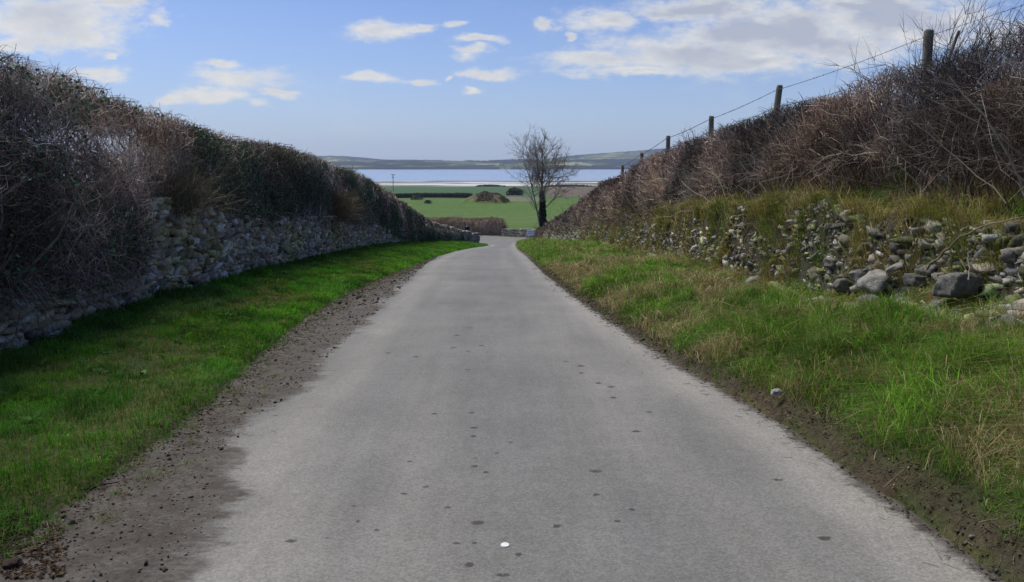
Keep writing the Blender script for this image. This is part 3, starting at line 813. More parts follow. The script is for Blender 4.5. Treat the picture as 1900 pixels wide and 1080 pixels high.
def r_twigs(N, y0, y1, dmax, length, rad, pal, dirb, spread, wob, zr0=0, zr1=1, topclip=.12, p=.55):
    y = ysample(N, y0, y1, p); t = zr0 + (zr1 - zr0) * rng.random(N); z = rbot(y) + (rtop(y) - rbot(y)) * t
    x = rfront(y, z) + rng.random(N) ** 1.4 * dmax
    P = polyl(np.stack([x, y, z], 1), rng.normal(0, 1, (N, 3)) * np.array(spread) + np.array(dirb), rng.uniform(*length, N), 4, wob, .02)
    lim = rtop(P[..., 1]) + .02 + topclip * rng.random((N, 1)) ** 2; P[..., 2] = np.minimum(P[..., 2], lim)
    P[..., 2] = np.maximum(P[..., 2], H(P[..., 0], P[..., 1]))
    add_tw(P, lodr(y, rng.uniform(*rad, N))[:, None] * np.array([[1, .8, .6, .35]]), twig_cols(N, pal) * zone(y, z, 733))
r_twigs(56000, 4.5, 85, .6, (.10, .36), (.002, .0042), PAL_R, (-.12, 0, .85), (.55, .6, .6), .34)
r_twigs(24000, 4.5, 85, .6, (.12, .36), (.002, .004), PAL_R, (-.1, 0, 1.3), (.5, .5, .4), .24, 0, .95, .24)
r_twigs(5000, 4.5, 70, .25, (.2, .6), (.0025, .005), [(.20, .17, .13), (.16, .14, .12)], (-.3, 0, .5), (.5, .6, .6), .28, 0, .6)
# drooping bramble fringe down over the stones
r_twigs(7000, 4.5, 70, .3, (.15, .5), (.002, .0045), [(.16, .12, .10), (.24, .20, .15), (.12, .08, .07)], (-.15, 0, 1.4), (.3, .3, .3), .12, -.35, .25, .3)
N = 1300
y = ysample(N, 4.5, 84); z = rbot(y) + rng.random(N) * .2; x = rfront(y, z) - .02
P = polyl(np.stack([x, y, z], 1), rng.normal(0, .6, (N, 3)) + [-.5, 0, .15], rng.uniform(.15, .45, N), 4, .38, .12)
P[..., 2] = np.maximum(P[..., 2], H(P[..., 0], P[..., 1]) + .02)
add_tw(P, lodr(y, rng.uniform(.002, .004, N))[:, None] * np.array([[1, .8, .6, .35]]), twig_cols(N, PAL_R + [(.17, .15, .12)]))
flush('twigs', M_twig, hedgeR, TW)
N = 620
y = ysample(N, 4.5, 80); z = rbot(y) - .3; x = rfront(y, z) + .02 + .3 * rng.random(N)
P = polyl(np.stack([x, y, z], 1), rng.normal(0, .35, (N, 3)) + [-.05, 0, 1], (rtop(y) - rbot(y)) * rng.uniform(.35, 1.1, N), 7, .2)
add_tw(P, np.maximum(rng.uniform(.006, .014, N), .0004 * y)[:, None] * np.linspace(1, .35, 7)[None], twig_cols(N, [(.17, .14, .12), (.28, .25, .20), (.10, .07, .06)], .25), 5)
flush('stems', M_twig, hedgeR, TW)
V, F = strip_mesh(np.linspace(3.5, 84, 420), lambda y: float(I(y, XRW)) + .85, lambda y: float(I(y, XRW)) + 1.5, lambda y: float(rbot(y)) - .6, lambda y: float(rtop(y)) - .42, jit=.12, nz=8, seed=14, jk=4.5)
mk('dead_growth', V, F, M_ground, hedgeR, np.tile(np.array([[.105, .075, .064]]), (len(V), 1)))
N = 16000
y = ysample(N, 4.5, 80); z = rbot(y) + (rtop(y) - rbot(y)) * rng.random(N) * 1.02
cl = fbm(y * .6, z * 1.2, 0, 431, 3); k = rng.random(N) < .12 + .9 * sm((cl - .55) / .06); y, z = y[k], z[k]; N = len(y)
c = np.array([[.06, .07, .035]]) * np.exp(rng.normal(0, .4, (N, 1))); c[rng.random(N) < .25] = (.09, .045, .03)
V, F, C = leaves(np.stack([rfront(y, z) + .25 * rng.random(N), y, z], 1), np.maximum(rng.uniform(.014, .03, N), .0011 * y), c)
mk('leaves', V, [F], M_leaf, hedgeR, C)

# sprawling thorn bush standing above the hedge by the near fence post
fan_shrub('thorn_bush', 'sprawling thorny bush standing above the right hedge beside the nearest fence post', 'bush',
          (4.95, 9.0, float(rtop(9.0)) - .35), 110, 1.15, 1.7, [(.085, .062, .058), (.11, .085, .075), (.07, .055, .05)], rad=(.0025, .005), lean=(.25, -.35, 0), sub=4)
fan_shrub('thorn_bush', 'small thin thorn sprig above the right hedge beside the middle fence post', 'bush',
          (4.9, 20.4, float(rtop(20.4)) - .25), 26, .75, 1.2, [(.085, .062, .058), (.11, .085, .075)], rad=(.003, .005), lean=(0, .3, 0), sub=3)

# ------------------------------------------------------------------ RIGHT: collapsed wall in the bank
rub = empty('tumbled_wall', (3.9, 14, float(H(3.9, 14))))
tag(rub, 'collapsed rubble stone wall showing through the grassy right bank', 'rubble wall')
def rub_mask(y, z_rel):
    m = fbm(y * .42, z_rel * .8, 0, 505, 3)
    b = np.clip(1 - np.abs(z_rel - .8) / .85, 0, 1)
    for yc, zc, a_ in ((20.5, .85, .22), (17, .9, .12), (13, .9, .22), (10.6, 1.25, .2), (9.6, .6, .15), (6.6, .9, .12), (8.2, 1.45, -.15), (11.8, 1.3, -.15), (27, .9, .1)):
        m = m + a_ * np.exp(-((y - yc) / (.12 * yc)) ** 2 - ((z_rel - zc) / .35) ** 2)
    m = m + .22 * (fbm(y * 2.2, z_rel * 3.0, 0, 515, 3) - .5)
    return sm((m * .9 + b * .30 - .535) / .10)
N = 30000
y = ysample(N, 4.3, 78, .6); u = rng.random(N); x = I(y, XRW) - .32 + .74 * u
zrel = H(x, y) - zr(y); k = rng.random(N) < rub_mask(y, zrel); y, x = y[k], x[k]; N = len(y)
sz = np.exp(rng.normal(math.log(.020), .55, N)); sz = np.clip(np.maximum(sz, .0011 * y), .008, .075)
rc_ = stone_cols(N, (.20, .188, .165), .48); mo_ = rng.random(N) < .25; rc_[mo_] *= np.array([.8, .95, .5])
size = sz[:, None] * rng.uniform(.6, 1.3, (N, 3)) * np.array([[1, 1.8, .6]])
V1, F1, c1 = stones(np.stack([x + .005, y, H(x, y) + .0], 1), size, rng.normal(0, .38, (N, 3)), rc_, (ST2_V, ST2_F), rough=.24)
big = y < 20
mk('rubble_stones', V1, [F1], M_stone, rub, c1)

N = 5200
y = ysample(N, 4.3, 60, .5); x = I(y, XRW) - .05 + .5 * rng.random(N); z = H(x, y) + .02
k = rub_mask(y, z - zr(y)) > .3; x, y, z = x[k], y[k], z[k]; N = len(y)
P = polyl(np.stack([x - .03, y, z], 1), rng.normal(0, .7, (N, 3)) + [-.25, 0, -.2], rng.uniform(.08, .4, N), 4, .3, .1)
P[..., 2] = np.maximum(P[..., 2], H(P[..., 0], P[..., 1]) + .03)
add_tw(P, lodr(y, rng.uniform(.0015, .0035, N), .0003)[:, None] * np.array([[1, .8, .6, .35]]), twig_cols(N, [(.06, .05, .04), (.14, .12, .09), (.04, .03, .025)]))
flush('roots', M_twig, rub, TW)

# larger loose stones, each a thing of its own
def boulder(px, py, w, h, X, tilt, label, shade=.2, yl=1.0):
    r_ = ray(px, py); t = X / r_[0]; c_ = np.array([X, r_[1] * t, CAMZ + r_[2] * t]); s = t / FPX
    root_loc = (c_[0], c_[1], c_[2])
    V1, F1, c1 = stones(np.array([[0, 0, 0.]]), np.array([[w * s * .5 * .8, w * s * .5 * yl * .8, h * s * .5 * .9]]), np.array([[0, tilt, rng.uniform(-.5, .5)]]), np.array([[shade, shade * .97, shade * .88]]) * .66, TM5, rough=.17)
    V1 = V1 + np.array(root_loc)
    o = mk('loose_stone', V1, [F1], M_stone, None, c1, smooth=False, loc=root_loc)
    tag(o, label, 'stone', 'large loose stones fallen from the right bank wall'); return o
TM5 = round_template(7)
boulder(1625, 524, 66, 36, 3.72, -.45, 'pale flat-sided slab leaning left in the right bank rubble', .30)
boulder(1660, 499, 46, 20, 3.78, -.5, 'thin pale stone perched behind the leaning slab on the right bank', .26)
boulder(1698, 521, 46, 28, 3.75, 0.1, 'dark rounded stone between the pale slab and the big boulder', .13)
boulder(1775, 530, 78, 60, 3.68, .1, 'largest smooth brown-grey boulder in the right bank', .18)
boulder(1612, 562, 44, 28, 3.55, -.2, 'rounded mossy stone below the pale leaning slab', .17)
boulder(1563, 530, 34, 30, 3.75, .2, 'squarish grey-brown stone just left of the pale slab', .17)
boulder(1592, 512, 34, 22, 3.8, -.2, 'small pale stone above and left of the leaning slab', .24)
boulder(1398, 527, 36, 28, 3.7, -.5, 'pale angular stone at the foot of the rubble beside bright grass', .26)
boulder(1545, 489, 34, 22, 3.9, .1, 'grey lumpy stone highest in the pile left of the slab', .20)
boulder(1590, 576, 26, 14, 3.45, .1, 'small pale flat stone lying in the grass under the rubble', .26)
boulder(1880, 475, 44, 30, 3.95, .1, 'grey stone at the right edge of the bank under the brambles', .17)
boulder(1440, 728, 22, 13, 2.02, -.3, 'single pale stone in the grass at the edge of the lane', .33)
boulder(1495, 395, 46, 16, 4.15, -.1, 'pale ledge stone under the overhanging turf of the right bank', .22)

# ------------------------------------------------------------------ wire fence behind the right hedge
fence = empty('wire_fence', (5.0, 9.66, float(zr(9.66)) + 2.3))
tag(fence, 'barbed wire fence on round timber posts behind the right hedge', 'fence')
def wood_mat():
    m, g_, b = bsdf_mat('weathered_timber', .9, .2)
    p = g_.vec('MULTIPLY', pos(g_), (30, 30, 3)); n = g_.noise(p, 1.5, 6, .7)
    c = g_.mix(g_.rng(n, .3, .7), (.065, .06, .045), (.21, .195, .155))
    c = g_.mix(g_.rng(g_.noise(pos(g_), 5, 4, .6), .5, .65, 0, .5), c, (.09, .11, .06))
    g_.l.new(c, b.inputs['Base Color']); bump(g_, b, n, .004)
    return m
M_wood = wood_mat()
def post_mesh(name, x, y, ztop, r, ln, parent, lean=(0, 0), mat=None):
    bm = bmesh.new(); n = 14; rows = [(0, 1.0), (.3, 1.0), (.7, .98), (.965, .96), (.99, .9), (1.0, .7)]
    rings = []
    for t, k in rows:
        rings.append([bm.verts.new((math.cos(a_ * 2 * math.pi / n) * r * k * (1 + .04 * math.sin(3 * a_ + y)) + lean[0] * (t - 1) * ln, math.sin(a_ * 2 * math.pi / n) * r * k + lean[1] * (t - 1) * ln, -ln + t * ln + (.006 * math.sin(a_) if t > .9 else 0))) for a_ in range(n)])
    for a_, b_ in zip(rings[:-1], rings[1:]):
        for i in range(n): bm.faces.new((a_[i], a_[(i + 1) % n], b_[(i + 1) % n], b_[i]))
    bm.faces.new(rings[-1]); bm.faces.new(rings[0][::-1])
    me = bpy.data.meshes.new(name); bm.to_mesh(me); bm.free(); me.materials.append(mat or M_wood)
    o = bpy.data.objects.new(name, me); COL.objects.link(o)
    if parent: o.parent = parent; o.location = Vector((x, y, ztop)) - parent.location
    else: o.location = (x, y, ztop)
    return o
posts = [(5.0, 4.6, 3.30, .056), (5.0, 9.66, 3.16, .057), (5.0, 14.87, 3.01, .060), (5.0, 19.85, 2.73, .066), (5.0, 25.22, 2.42, .070), (5.0, 30.24, 1.95, .070), (5.0, 35.4, 1.45, .07)]
leans = [(0, 0), (.02, 0), (-.08, .0), (.02, 0), (0, 0), (.03, 0), (0, 0)]
for (x, y, z, r_), ln_ in zip(posts, leans): post_mesh('post', x, y, z, r_, 1.75, fence, (-ln_[0], ln_[1]))
m, g_, b = bsdf_mat('rusty_wire', .6, .4); b.inputs['Base Color'].default_value = (.07, .06, .055, 1); M_wire = m
for dz_, sag in ((-.09, .03), (-.40, .05)):
    pts = []
    for (a_, b_) in zip(posts[:-1], posts[1:]):
        for t in np.linspace(0, 1, 16, endpoint=False):
            pts.append((a_[0] - .06, a_[1] + (b_[1] - a_[1]) * t, a_[2] + (b_[2] - a_[2]) * t + dz_ - sag * 4 * t * (1 - t)))
    P = np.array(pts); rr = np.maximum(.0022, .00030 * P[:, 1])
    A_, B_ = P[:-1], P[1:]; seg = np.stack([A_, B_], 1); V1, F1 = tubes(seg, np.stack([rr[:-1], rr[1:]], 1), 5)
    Vs, Fs = [V1], [F1]; off = len(V1)
    yb = np.arange(5, 30, .13); zb = np.interp(yb, P[:, 1], P[:, 2]); nb = len(yb)
    st = np.stack([np.full(nb, 4.94), yb, zb], 1); dd = rng.normal(0, 1, (nb, 3)); dd /= np.linalg.norm(dd, axis=1, keepdims=True)
    V1, F1 = tubes(np.stack([st - dd * .014, st + dd * .014], 1), np.maximum(.0018, .0003 * yb)[:, None] * np.ones((1, 2)), 4)
    mk('barbed_wire', np.concatenate([Vs[0], V1]), [np.concatenate([Fs[0], F1 + off])], M_wire, fence)
# old leaning stake beside the nearest post
st_ = post_mesh('stake', 5.02, 9.05, 3.05, .018, 1.3, None, (.28, 0))
tag(st_, 'thin dark stake leaning right next to the nearest fence post', 'stake')

# ------------------------------------------------------------------ grass
def colmix(pals, w, N, spread=.22):
    i = rng.choice(len(pals), N, p=np.array(w) / sum(w)); return np.array(pals)[i] * np.exp(rng.normal(0, spread, (N, 1)))
GV, GF4, GF3, GC = [], [], [], []; goff = 0
def add_blades(X, Y, h, w, lean, col):
    global goff
    V_, (f4, f3), c_ = blades(X, Y, H(X, Y), h, w, lean, col)
    GV.append(V_); GF4.append(f4 + goff); GF3.append(f3 + goff); GC.append(c_); goff += len(V_)
# left verge lawn
N = 210000
y = ysample(N, 2.2, 78, .35); xl_ = I(y, XLG); lw = I(y, XLW); u = rng.random(N)
x = xl_ + .04 - (xl_ - lw + .05) * u + .10 * (fbm(y * 2.5, 0, 0, 19, 3) - .5)
n = fbm(x * .9, y * .9, 0, 411, 3); tuft = fbm(x * 4, y * 4, 0, 412, 2)
dead = sm((fbm(x * 1.1 + 5, y * .8, 0, 413, 3) - .50) / .1) * np.exp(-((u - .42) / .3) ** 2)
bare = (u > .9) & (fbm(y * .8, 0, 0, 414, 3) > .5) & (y < 14)
k = ~bare & (rng.random(N) > dead * .35); x, y, u, n, tuft, dead = x[k], y[k], u[k], n[k], tuft[k], dead[k]; N = len(x)
c = np.where(n[:, None] > .5, np.array((.070, .205, .012)), np.array((.050, .165, .014))) * np.exp(rng.normal(0, .25, (N, 1)))
c = c * (.62 + .85 * sm((fbm(x * 2.2, y * 2.2, 0, 415, 4) - .3) / .4))[:, None]; c[(u > .6) & (rng.random(N) < .5)] *= np.array([.9, .95, 1.5])
kd = rng.random(N) < dead * .6 + .03; c[kd] = np.array((.19, .165, .05)) * np.exp(rng.normal(0, .2, (kd.sum(), 1)))
h = (.05 + .07 * tuft + .07 * sm((u - .7) / .3) + .03 * (rng.random(N) < .1)) * rng.uniform(.6, 1.3, N) * (1 - .35 * dead)
add_blades(x, y, h, np.maximum(rng.uniform(.0025, .005, N), .00085 * y), rng.uniform(.2, 1.1, N), c)
# coarse tussocks by the left wall foot
nt = 130; ty = ysample(nt, 5.5, 34, .5); tx = I(ty, XLW) + rng.random(nt) ** 1.5 * .9 + .05
i = rng.integers(0, nt, 13000); x = tx[i] + rng.normal(0, .06, len(i)); y = ty[i] + rng.normal(0, .06, len(i)); k = x > I(y, XLW) + .02; x, y = x[k], y[k]; N = len(x)
add_blades(x, y, rng.uniform(.08, .2, N), np.maximum(.004, .0007 * y), rng.uniform(.5, 1.3, N), colmix([(.05, .12, .035), (.07, .145, .03)], [1, 1], N))
# right verge and bank: lusher, patchy with straw
def right_grass(N, y0, y1, p, ulo, uhi):
    y = ysample(N, y0, y1, p); xr_ = I(y, XR); rw = I(y, XRW); u = ulo + (uhi - ulo) * rng.random(N)
    x = xr_ + .14 + (rw - xr_) * u + .2 * (fbm(y * 2.2, 0, 0, 29, 3) - .5)
    zrel = H(x, y) - zr(y)
    edge = sm((x - xr_ + .05) / .3)
    rm = np.where(x > rw - .34, rub_mask(y, zrel), 0)
    n = fbm(x * 1.0, y * .75, 0, 421, 3); n2 = fbm(x * 2.6, y * 2.2, 0, 422, 3)
    k = (rng.random(N) < edge * .85 + .15 + 0 * n) & (rng.random(N) > rm * .86) & (x < rw + .75)
    x, y, u, n, n2, zrel, rw, edge = [q[k] for q in (x, y, u, n, n2, zrel, rw, edge)]; N = len(x)
    straw = sm((n + .35 * (n2 - .5) + .10 * sm(u - .35) + .14 * sm((x - rw) / .3) - .468) / .07) * (1 - .75 * sm((y - 18) / 15) * (x < rw))
    for (sx, sy, sr, v) in [(3.3, 11.5, .7, 1), (3.15, 7.6, .55, .9), (3.3, 9.2, .5, .7), (3.45, 9.8, .38, -1), (3.2, 6.2, .5, -1), (2.7, 8.5, .6, -.8), (3.55, 14.8, .6, -1), (2.5, 5.2, .7, -.8), (3.0, 4.6, .7, -.6), (2.9, 6.8, .5, -.5), (3.2, 8.4, .35, -1)]:
        straw = np.clip(straw + v * np.exp(-((x - sx) ** 2 + ((y - sy) * .7) ** 2) / sr ** 2), 0, 1)
    isx = rng.random(N) < straw * .78 + .06
    c = np.where((n2 > .5)[:, None], np.array((.088, .205, .016)), np.array((.060, .150, .016))) * np.exp(rng.normal(0, .28, (N, 1)))
    c = c * (.6 + .9 * sm((fbm(x * 2.4, y * 2.4, 0, 425, 4) - .3) / .4))[:, None]
    ol = rng.random(N) < .25; c[ol] = np.array((.13, .14, .035)) * np.exp(rng.normal(0, .2, (ol.sum(), 1)))
    c[isx] = colmix([(.36, .29, .17), (.28, .22, .12), (.18, .14, .08), (.24, .21, .075)], [2, 3, 2, 2], isx.sum())
    low = edge < .9
    cl_ = fbm(x * 5.5, y * 5.5, 0, 423, 2); h = (.05 + .16 * sm((n2 - .3) / .4) + .13 * sm((cl_ - .45) / .25)) * rng.uniform(.55, 1.4, N) * (.35 + .65 * edge)
    h = np.where(x > rw - .1, h * 1.15, h * (1 - .45 * sm((x - rw + .7) / .5)))
    add_blades(x, y, h, np.maximum(rng.uniform(.0025, .005, N), .00085 * y), rng.uniform(.4, 1.7, N), c)
right_grass(230000, 2.2, 82, .35, -.02, 1.0)
right_grass(70000, 4.0, 80, .35, .98, 1.4)
# tufts hanging from the bank
nt = 210; ty = ysample(nt, 4.6, 45, .5); tx = I(ty, XRW) + rng.uniform(-.15, .6, nt)
i = rng.integers(0, nt, 25000); x = tx[i] + rng.normal(0, .07, len(i)); y = ty[i] + rng.normal(0, .09, len(i)); N = len(x)
cc_ = np.where((ty[i] * 7 % 2 > .9)[:, None], np.array((.24, .21, .065)), np.array((.11, .15, .03))) * np.exp(rng.normal(0, .28, (N, 1)))
add_blades(x, y, rng.uniform(.1, .24, N), np.maximum(.0035, .0008 * y), rng.uniform(.8, 1.8, N), cc_)
# verge at the junction corners and along the far hedge foot
N = 9000; x = rng.uniform(-12, 8, N); y = rng.uniform(84, 104, N); k = (x > I(y, XR) + .2) & (y > 95); x, y = x[k], y[k]; N = len(x)
add_blades(x, y, rng.uniform(.08, .2, N), np.full(N, .06), rng.uniform(.3, 1, N), colmix([(.05, .09, .02), (.07, .09, .03)], [1, 1], N))
# tussocks: blades springing outwards from many separate crowns
def tussocks(cx, cy, rad, hgt, per, pal, droop=None):
    global goff
    n = len(cx); i = np.repeat(np.arange(n), per); N = len(i); az = rng.random(N) * 2 * math.pi; q = rng.random(N) ** .6
    if droop is not None: az = np.where(rng.random(N) < droop, math.pi + rng.normal(0, .7, N), az)
    x = cx[i] + np.cos(az) * q * rad[i] * .5; y = cy[i] + np.sin(az) * q * rad[i] * .5
    pc = np.array(pal)[rng.integers(0, len(pal), n)][i] * np.exp(rng.normal(0, .25, (N, 1)))
    dry = rng.random(N) < .18; pc[dry] = np.array((.25, .20, .10)) * np.exp(rng.normal(0, .2, (dry.sum(), 1)))
    V_, (f4, f3), c_ = blades(x, y, H(x, y), hgt[i] * rng.uniform(.6, 1.15, N), np.maximum(.0035, .0007 * y), .3 + 1.1 * q * rng.uniform(.6, 1.2, N), pc, az=az + rng.normal(0, .35, N))
    GV.append(V_); GF4.append(f4 + goff); GF3.append(f3 + goff); GC.append(c_); goff += len(V_)
PT = [(.08, .19, .016), (.055, .15, .016), (.12, .19, .025), (.22, .17, .08), (.16, .15, .045), (.28, .22, .12)]
n = 620; cy = ysample(n, 2.8, 40, .5); u = rng.random(n) ** .8
tussocks(I(cy, XR) + .35 + u * (I(cy, XRW) - I(cy, XR) - .45), cy, rng.uniform(.08, .22, n), rng.uniform(.12, .27, n), 80, PT)
n = 95; cy = ysample(n, 4.5, 45, .5)
tussocks(I(cy, XRW) + rng.uniform(-.05, .55, n), cy, rng.uniform(.10, .25, n), rng.uniform(.16, .34, n), 110, [(.15, .17, .03), (.20, .18, .05), (.10, .15, .025), (.26, .21, .09)], .7)
bp = np.array([(20.5, 4.05), (17.0, 4.0), (14.5, 3.95), (12.6, 4.1), (10.9, 3.95), (9.6, 4.1), (8.3, 4.05), (7.2, 4.1), (27, 4.0), (34, 4.0)]); bp = np.repeat(bp, 5, axis=0) + rng.normal(0, 1, (50, 2)) * [.45, .10]
tussocks(bp[:, 1], bp[:, 0], np.full(50, .25), rng.uniform(.2, .38, 50), 120, [(.17, .19, .03), (.12, .17, .025), (.24, .21, .06)], .8)
# left verge: shorter clumps
n = 420; cy = ysample(n, 2.8, 40, .5); u = rng.random(n)
tussocks(I(cy, XLG) - .1 - u * (I(cy, XLG) - I(cy, XLW) - .2), cy, rng.uniform(.05, .14, n), rng.uniform(.06, .14, n), 50, [(.06, .19, .012), (.05, .16, .015), (.09, .19, .02)])
# sparse tufts creeping into the mud
nt = 200; ty = ysample(nt, 2.6, 24, .4); lt_ = rng.random(nt) < .6
tx = np.where(lt_, I(ty, XLG) + rng.random(nt) ** 2 * .45, I(ty, XR) + .02 + .2 * rng.random(nt)); i = rng.integers(0, nt, 7000)
x = tx[i] + rng.normal(0, .03, len(i)); y = ty[i] + rng.normal(0, .04, len(i)); N = len(x); V_, (f4, f3), c_ = blades(x, y, np.maximum(H(x, y), zr(y) + .004), rng.uniform(.02, .07, N), np.maximum(.003, .0006 * y), rng.uniform(.5, 1.5, N), colmix([(.07, .13, .025), (.13, .12, .04)], [2, 1], N))
GV.append(V_); GF4.append(f4 + goff); GF3.append(f3 + goff); GC.append(c_); goff += len(V_)
grass = mk('grass', np.concatenate(GV), [np.concatenate(GF4), np.concatenate(GF3)], M_grass, None, np.concatenate(GC))
tag(grass, 'green and straw coloured grass on both verges of the lane', 'grass', kind='stuff')

# broad-leaved weeds on the verges and a drift of dead leaves
def rosettes(name, label, cx, cy, sz, pal, per, lift, mat=None):
    n = len(cx); i = np.repeat(np.arange(n), per); a_ = rng.random(len(i)) * 2 * math.pi; L = sz[i] * rng.uniform(.6, 1.2, len(i))
    d_ = np.stack([np.cos(a_), np.sin(a_), rng.uniform(.15, .8, len(i)) * lift], 1); sd_ = np.stack([-np.sin(a_), np.cos(a_), np.zeros(len(i))], 1)
    B = np.stack([cx[i], cy[i], np.maximum(H(cx[i], cy[i]), zr(cy[i]) + .006) + .012 * lift + .004], 1); W = (L * .28)[:, None]
    V_ = np.stack([B, B + d_ * (L * .5)[:, None] - sd_ * W, B + d_ * L[:, None] * [[1, 1, .7]], B + d_ * (L * .5)[:, None] + sd_ * W, B + d_ * (L * .5)[:, None] - [[0, 0, .006]]], 1).reshape(-1, 3)
    k = np.arange(len(i))[:, None] * 5; F_ = np.concatenate([k + [0, 1, 4], k + [1, 2, 4], k + [2, 3, 4], k + [3, 0, 4]])
    o = mk(name, V_, [F_], mat, None, np.repeat(colmix(pal, [1] * len(pal), len(i)), 5, axis=0)); tag(o, label, name, kind='stuff')
n = 520; cy = ysample(n, 3.2, 30, .5); lf = rng.random(n) < .5; u = rng.random(n)
cx = np.where(lf, I(cy, XLW) + .1 + u ** 1.6 * 1.5, I(cy, XR) + .25 + u * (I(cy, XRW) + .3 - I(cy, XR)))
rosettes('weeds', 'broad-leaved weeds scattered through the verge grass', cx, cy, rng.uniform(.035, .09, n), [(.045, .11, .02), (.065, .13, .03), (.04, .09, .03)], 9, 1.0, M_weed)
n = 1500; q = [on_road(px, py) for px, py in zip(rng.uniform(0, 120, 400) ** 1.0, rng.uniform(975, 1078, 400))]
cy = np.concatenate([[b for a, b in q], ysample(n, 2.8, 16, .4)]); cx = np.concatenate([[a for a, b in q], np.where(rng.random(n) < .5, I(cy[400:], XLG) + rng.normal(0, .12, n), I(cy[400:], XR) + .12 + rng.normal(0, .09, n))])
rosettes('dead_leaves', 'reddish brown dead leaves drifted along the road edges', cx, cy, rng.uniform(.010, .03, len(cx)), [(.045, .024, .018), (.065, .042, .03), (.03, .02, .015), (.07, .055, .035)], 2, .25, M_dead)

# ------------------------------------------------------------------ grit, clods and leaf litter at the road edges
N = 9000
y = ysample(N, 2.4, 30, .4); s_ = rng.random(N)
left = rng.random(N) < .62
xl_, xa_, xr_ = I(y, XLG), I(y, XLA), I(y, XR)
x = np.where(left, xl_ + (xa_ - xl_) * s_ ** 1.5 * 1.05, xr_ - .05 + .35 * rng.random(N) * np.where(s_ > .5, 1, .6))
sz = np.clip(np.exp(rng.normal(math.log(.0035), .5, N)), .0015, .016) * np.clip(y / 7, 1, 2)
zz = np.where(left | (x < xr_), np.maximum(H(x, y), zr(y) + .006), H(x, y))
cg = colmix([(.06, .05, .042), (.095, .085, .073), (.04, .032, .026), (.16, .15, .14)], [4, 4, 2, .4], N)
V1, F1, c1 = stones(np.stack([x, y, zz + sz * .3], 1), sz[:, None] * rng.uniform(.6, 1.3, (N, 3)) * [[1, 1, .6]], rng.normal(0, .8, (N, 3)), cg, (ST2_V, ST2_F))
gr = mk('grit', V1, [F1], M_stone, None, c1); tag(gr, 'grit, mud crumbs and small stones strewn along both road edges', 'grit', kind='stuff')
N = 5200
y = ysample(N, 2.4, 22, .4); left = rng.random(N) < .45; xl_, xr_ = I(y, XLG), I(y, XR)
x = np.where(left, xl_ + rng.normal(.05, .22, N), xr_ + .12 + rng.normal(0, .13, N))
P = polyl(np.stack([x, y, np.maximum(H(x, y), zr(y) + .006) + .006], 1), rng.normal(0, 1, (N, 3)) * [1, 1, .08], rng.uniform(.02, .11, N), 3, .3)
P[..., 2] = np.maximum(P[..., 2], np.maximum(H(P[..., 0], P[..., 1]), zr(P[..., 1]) + .006) + .003)
V1, F1 = tubes(P, np.maximum(.0012, .0003 * y)[:, None] * np.array([[1, 1, .6]]), 3)
lt = mk('litter', V1, [F1], M_twig, None, np.repeat(colmix([(.13, .10, .06), (.06, .042, .03), (.2, .165, .10)], [2, 3, 1], N), 9, axis=0))
tag(lt, 'dead stalks and broken twigs lying in the mud at the verge edges', 'litter', kind='stuff')
# clods at the bottom-left corner and fallen sticks
for i, (px, py, w, lb) in enumerate([(22, 1052, 34, 'dark wet clod of mud and leaves in the near left corner'), (150, 925, 18, 'dark clod of earth at the grass edge beside a fallen stick')]):
    cx, cy = on_road(px, py); s = cy / FPX * w * .5
    V1, F1, c1 = stones(np.array([[cx, cy, zr(cy) + s * .35]]), np.array([[s, s * .9, s * .5]]), np.array([[0, .1, .4]]), np.array([[.028, .019, .015]]), TM5, rough=.22)
    o = mk('mud_clod', V1, [F1], M_stone, None, c1, loc=(cx, cy, float(zr(cy)))); tag(o, lb, 'mud clod', 'clods of mud on the left road edge')
def stick(pts, r, lb, colr=(.11, .09, .07), name='fallen_stick'):
    P = np.array(pts, float); n = 14; t = np.linspace(0, 1, n); Q = np.stack([np.interp(t, np.linspace(0, 1, len(P)), P[:, i]) for i in range(3)], 1)
    Q[1:-1] += rng.normal(0, r * .8, (n - 2, 3)); V1, F1 = tubes(Q[None], (r * np.linspace(1, .5, n))[None], 6)
    o = mk(name, V1, [F1], M_twig, None, np.tile(np.array([colr]), (len(V1), 1)), smooth=True, loc=tuple(P[0])); tag(o, lb, 'stick', 'fallen sticks and dead bramble stems'); return o
a1, a2 = on_road(145, 917), on_road(222, 899); stick([(a1[0], a1[1], zr(a1[1]) + .02), (a2[0], a2[1], zr(a2[1]) + .02)], .006, 'dark fallen stick at the left grass edge beside a clod', (.03, .024, .02))
def bank_pt(px, py, X): r_ = ray(px, py); t = X / r_[0]; return (X, r_[1] * t, CAMZ + r_[2] * t)
stick([bank_pt(1720, 500, 3.75), bank_pt(1765, 455, 3.8), bank_pt(1820, 420, 3.85), bank_pt(1900, 402, 3.9)], .010, 'long arching dead bramble stem above the largest boulder', (.16, .13, .09), 'bramble_stem')
stick([bank_pt(1650, 585, 3.55), bank_pt(1690, 555, 3.6), bank_pt(1745, 535, 3.6)], .007, 'thin dead stem crossing below the dark rounded stone', (.17, .145, .11), 'bramble_stem')
stick([bank_pt(1797, 520, 3.55), bank_pt(1798, 495, 3.6), bank_pt(1796, 470, 3.65)], .006, 'short upright dead stem in front of the largest boulder', (.18, .155, .12), 'bramble_stem')
stick([bank_pt(1770, 575, 3.5), bank_pt(1820, 572, 3.5), bank_pt(1870, 560, 3.52)], .006, 'dead stem lying level to the right under the largest boulder', (.17, .145, .11), 'bramble_stem')
stick([bank_pt(1695, 455, 3.85), bank_pt(1710, 440, 3.9)], .014, 'pale broken branch stub above the pale leaning slab', (.22, .19, .14))

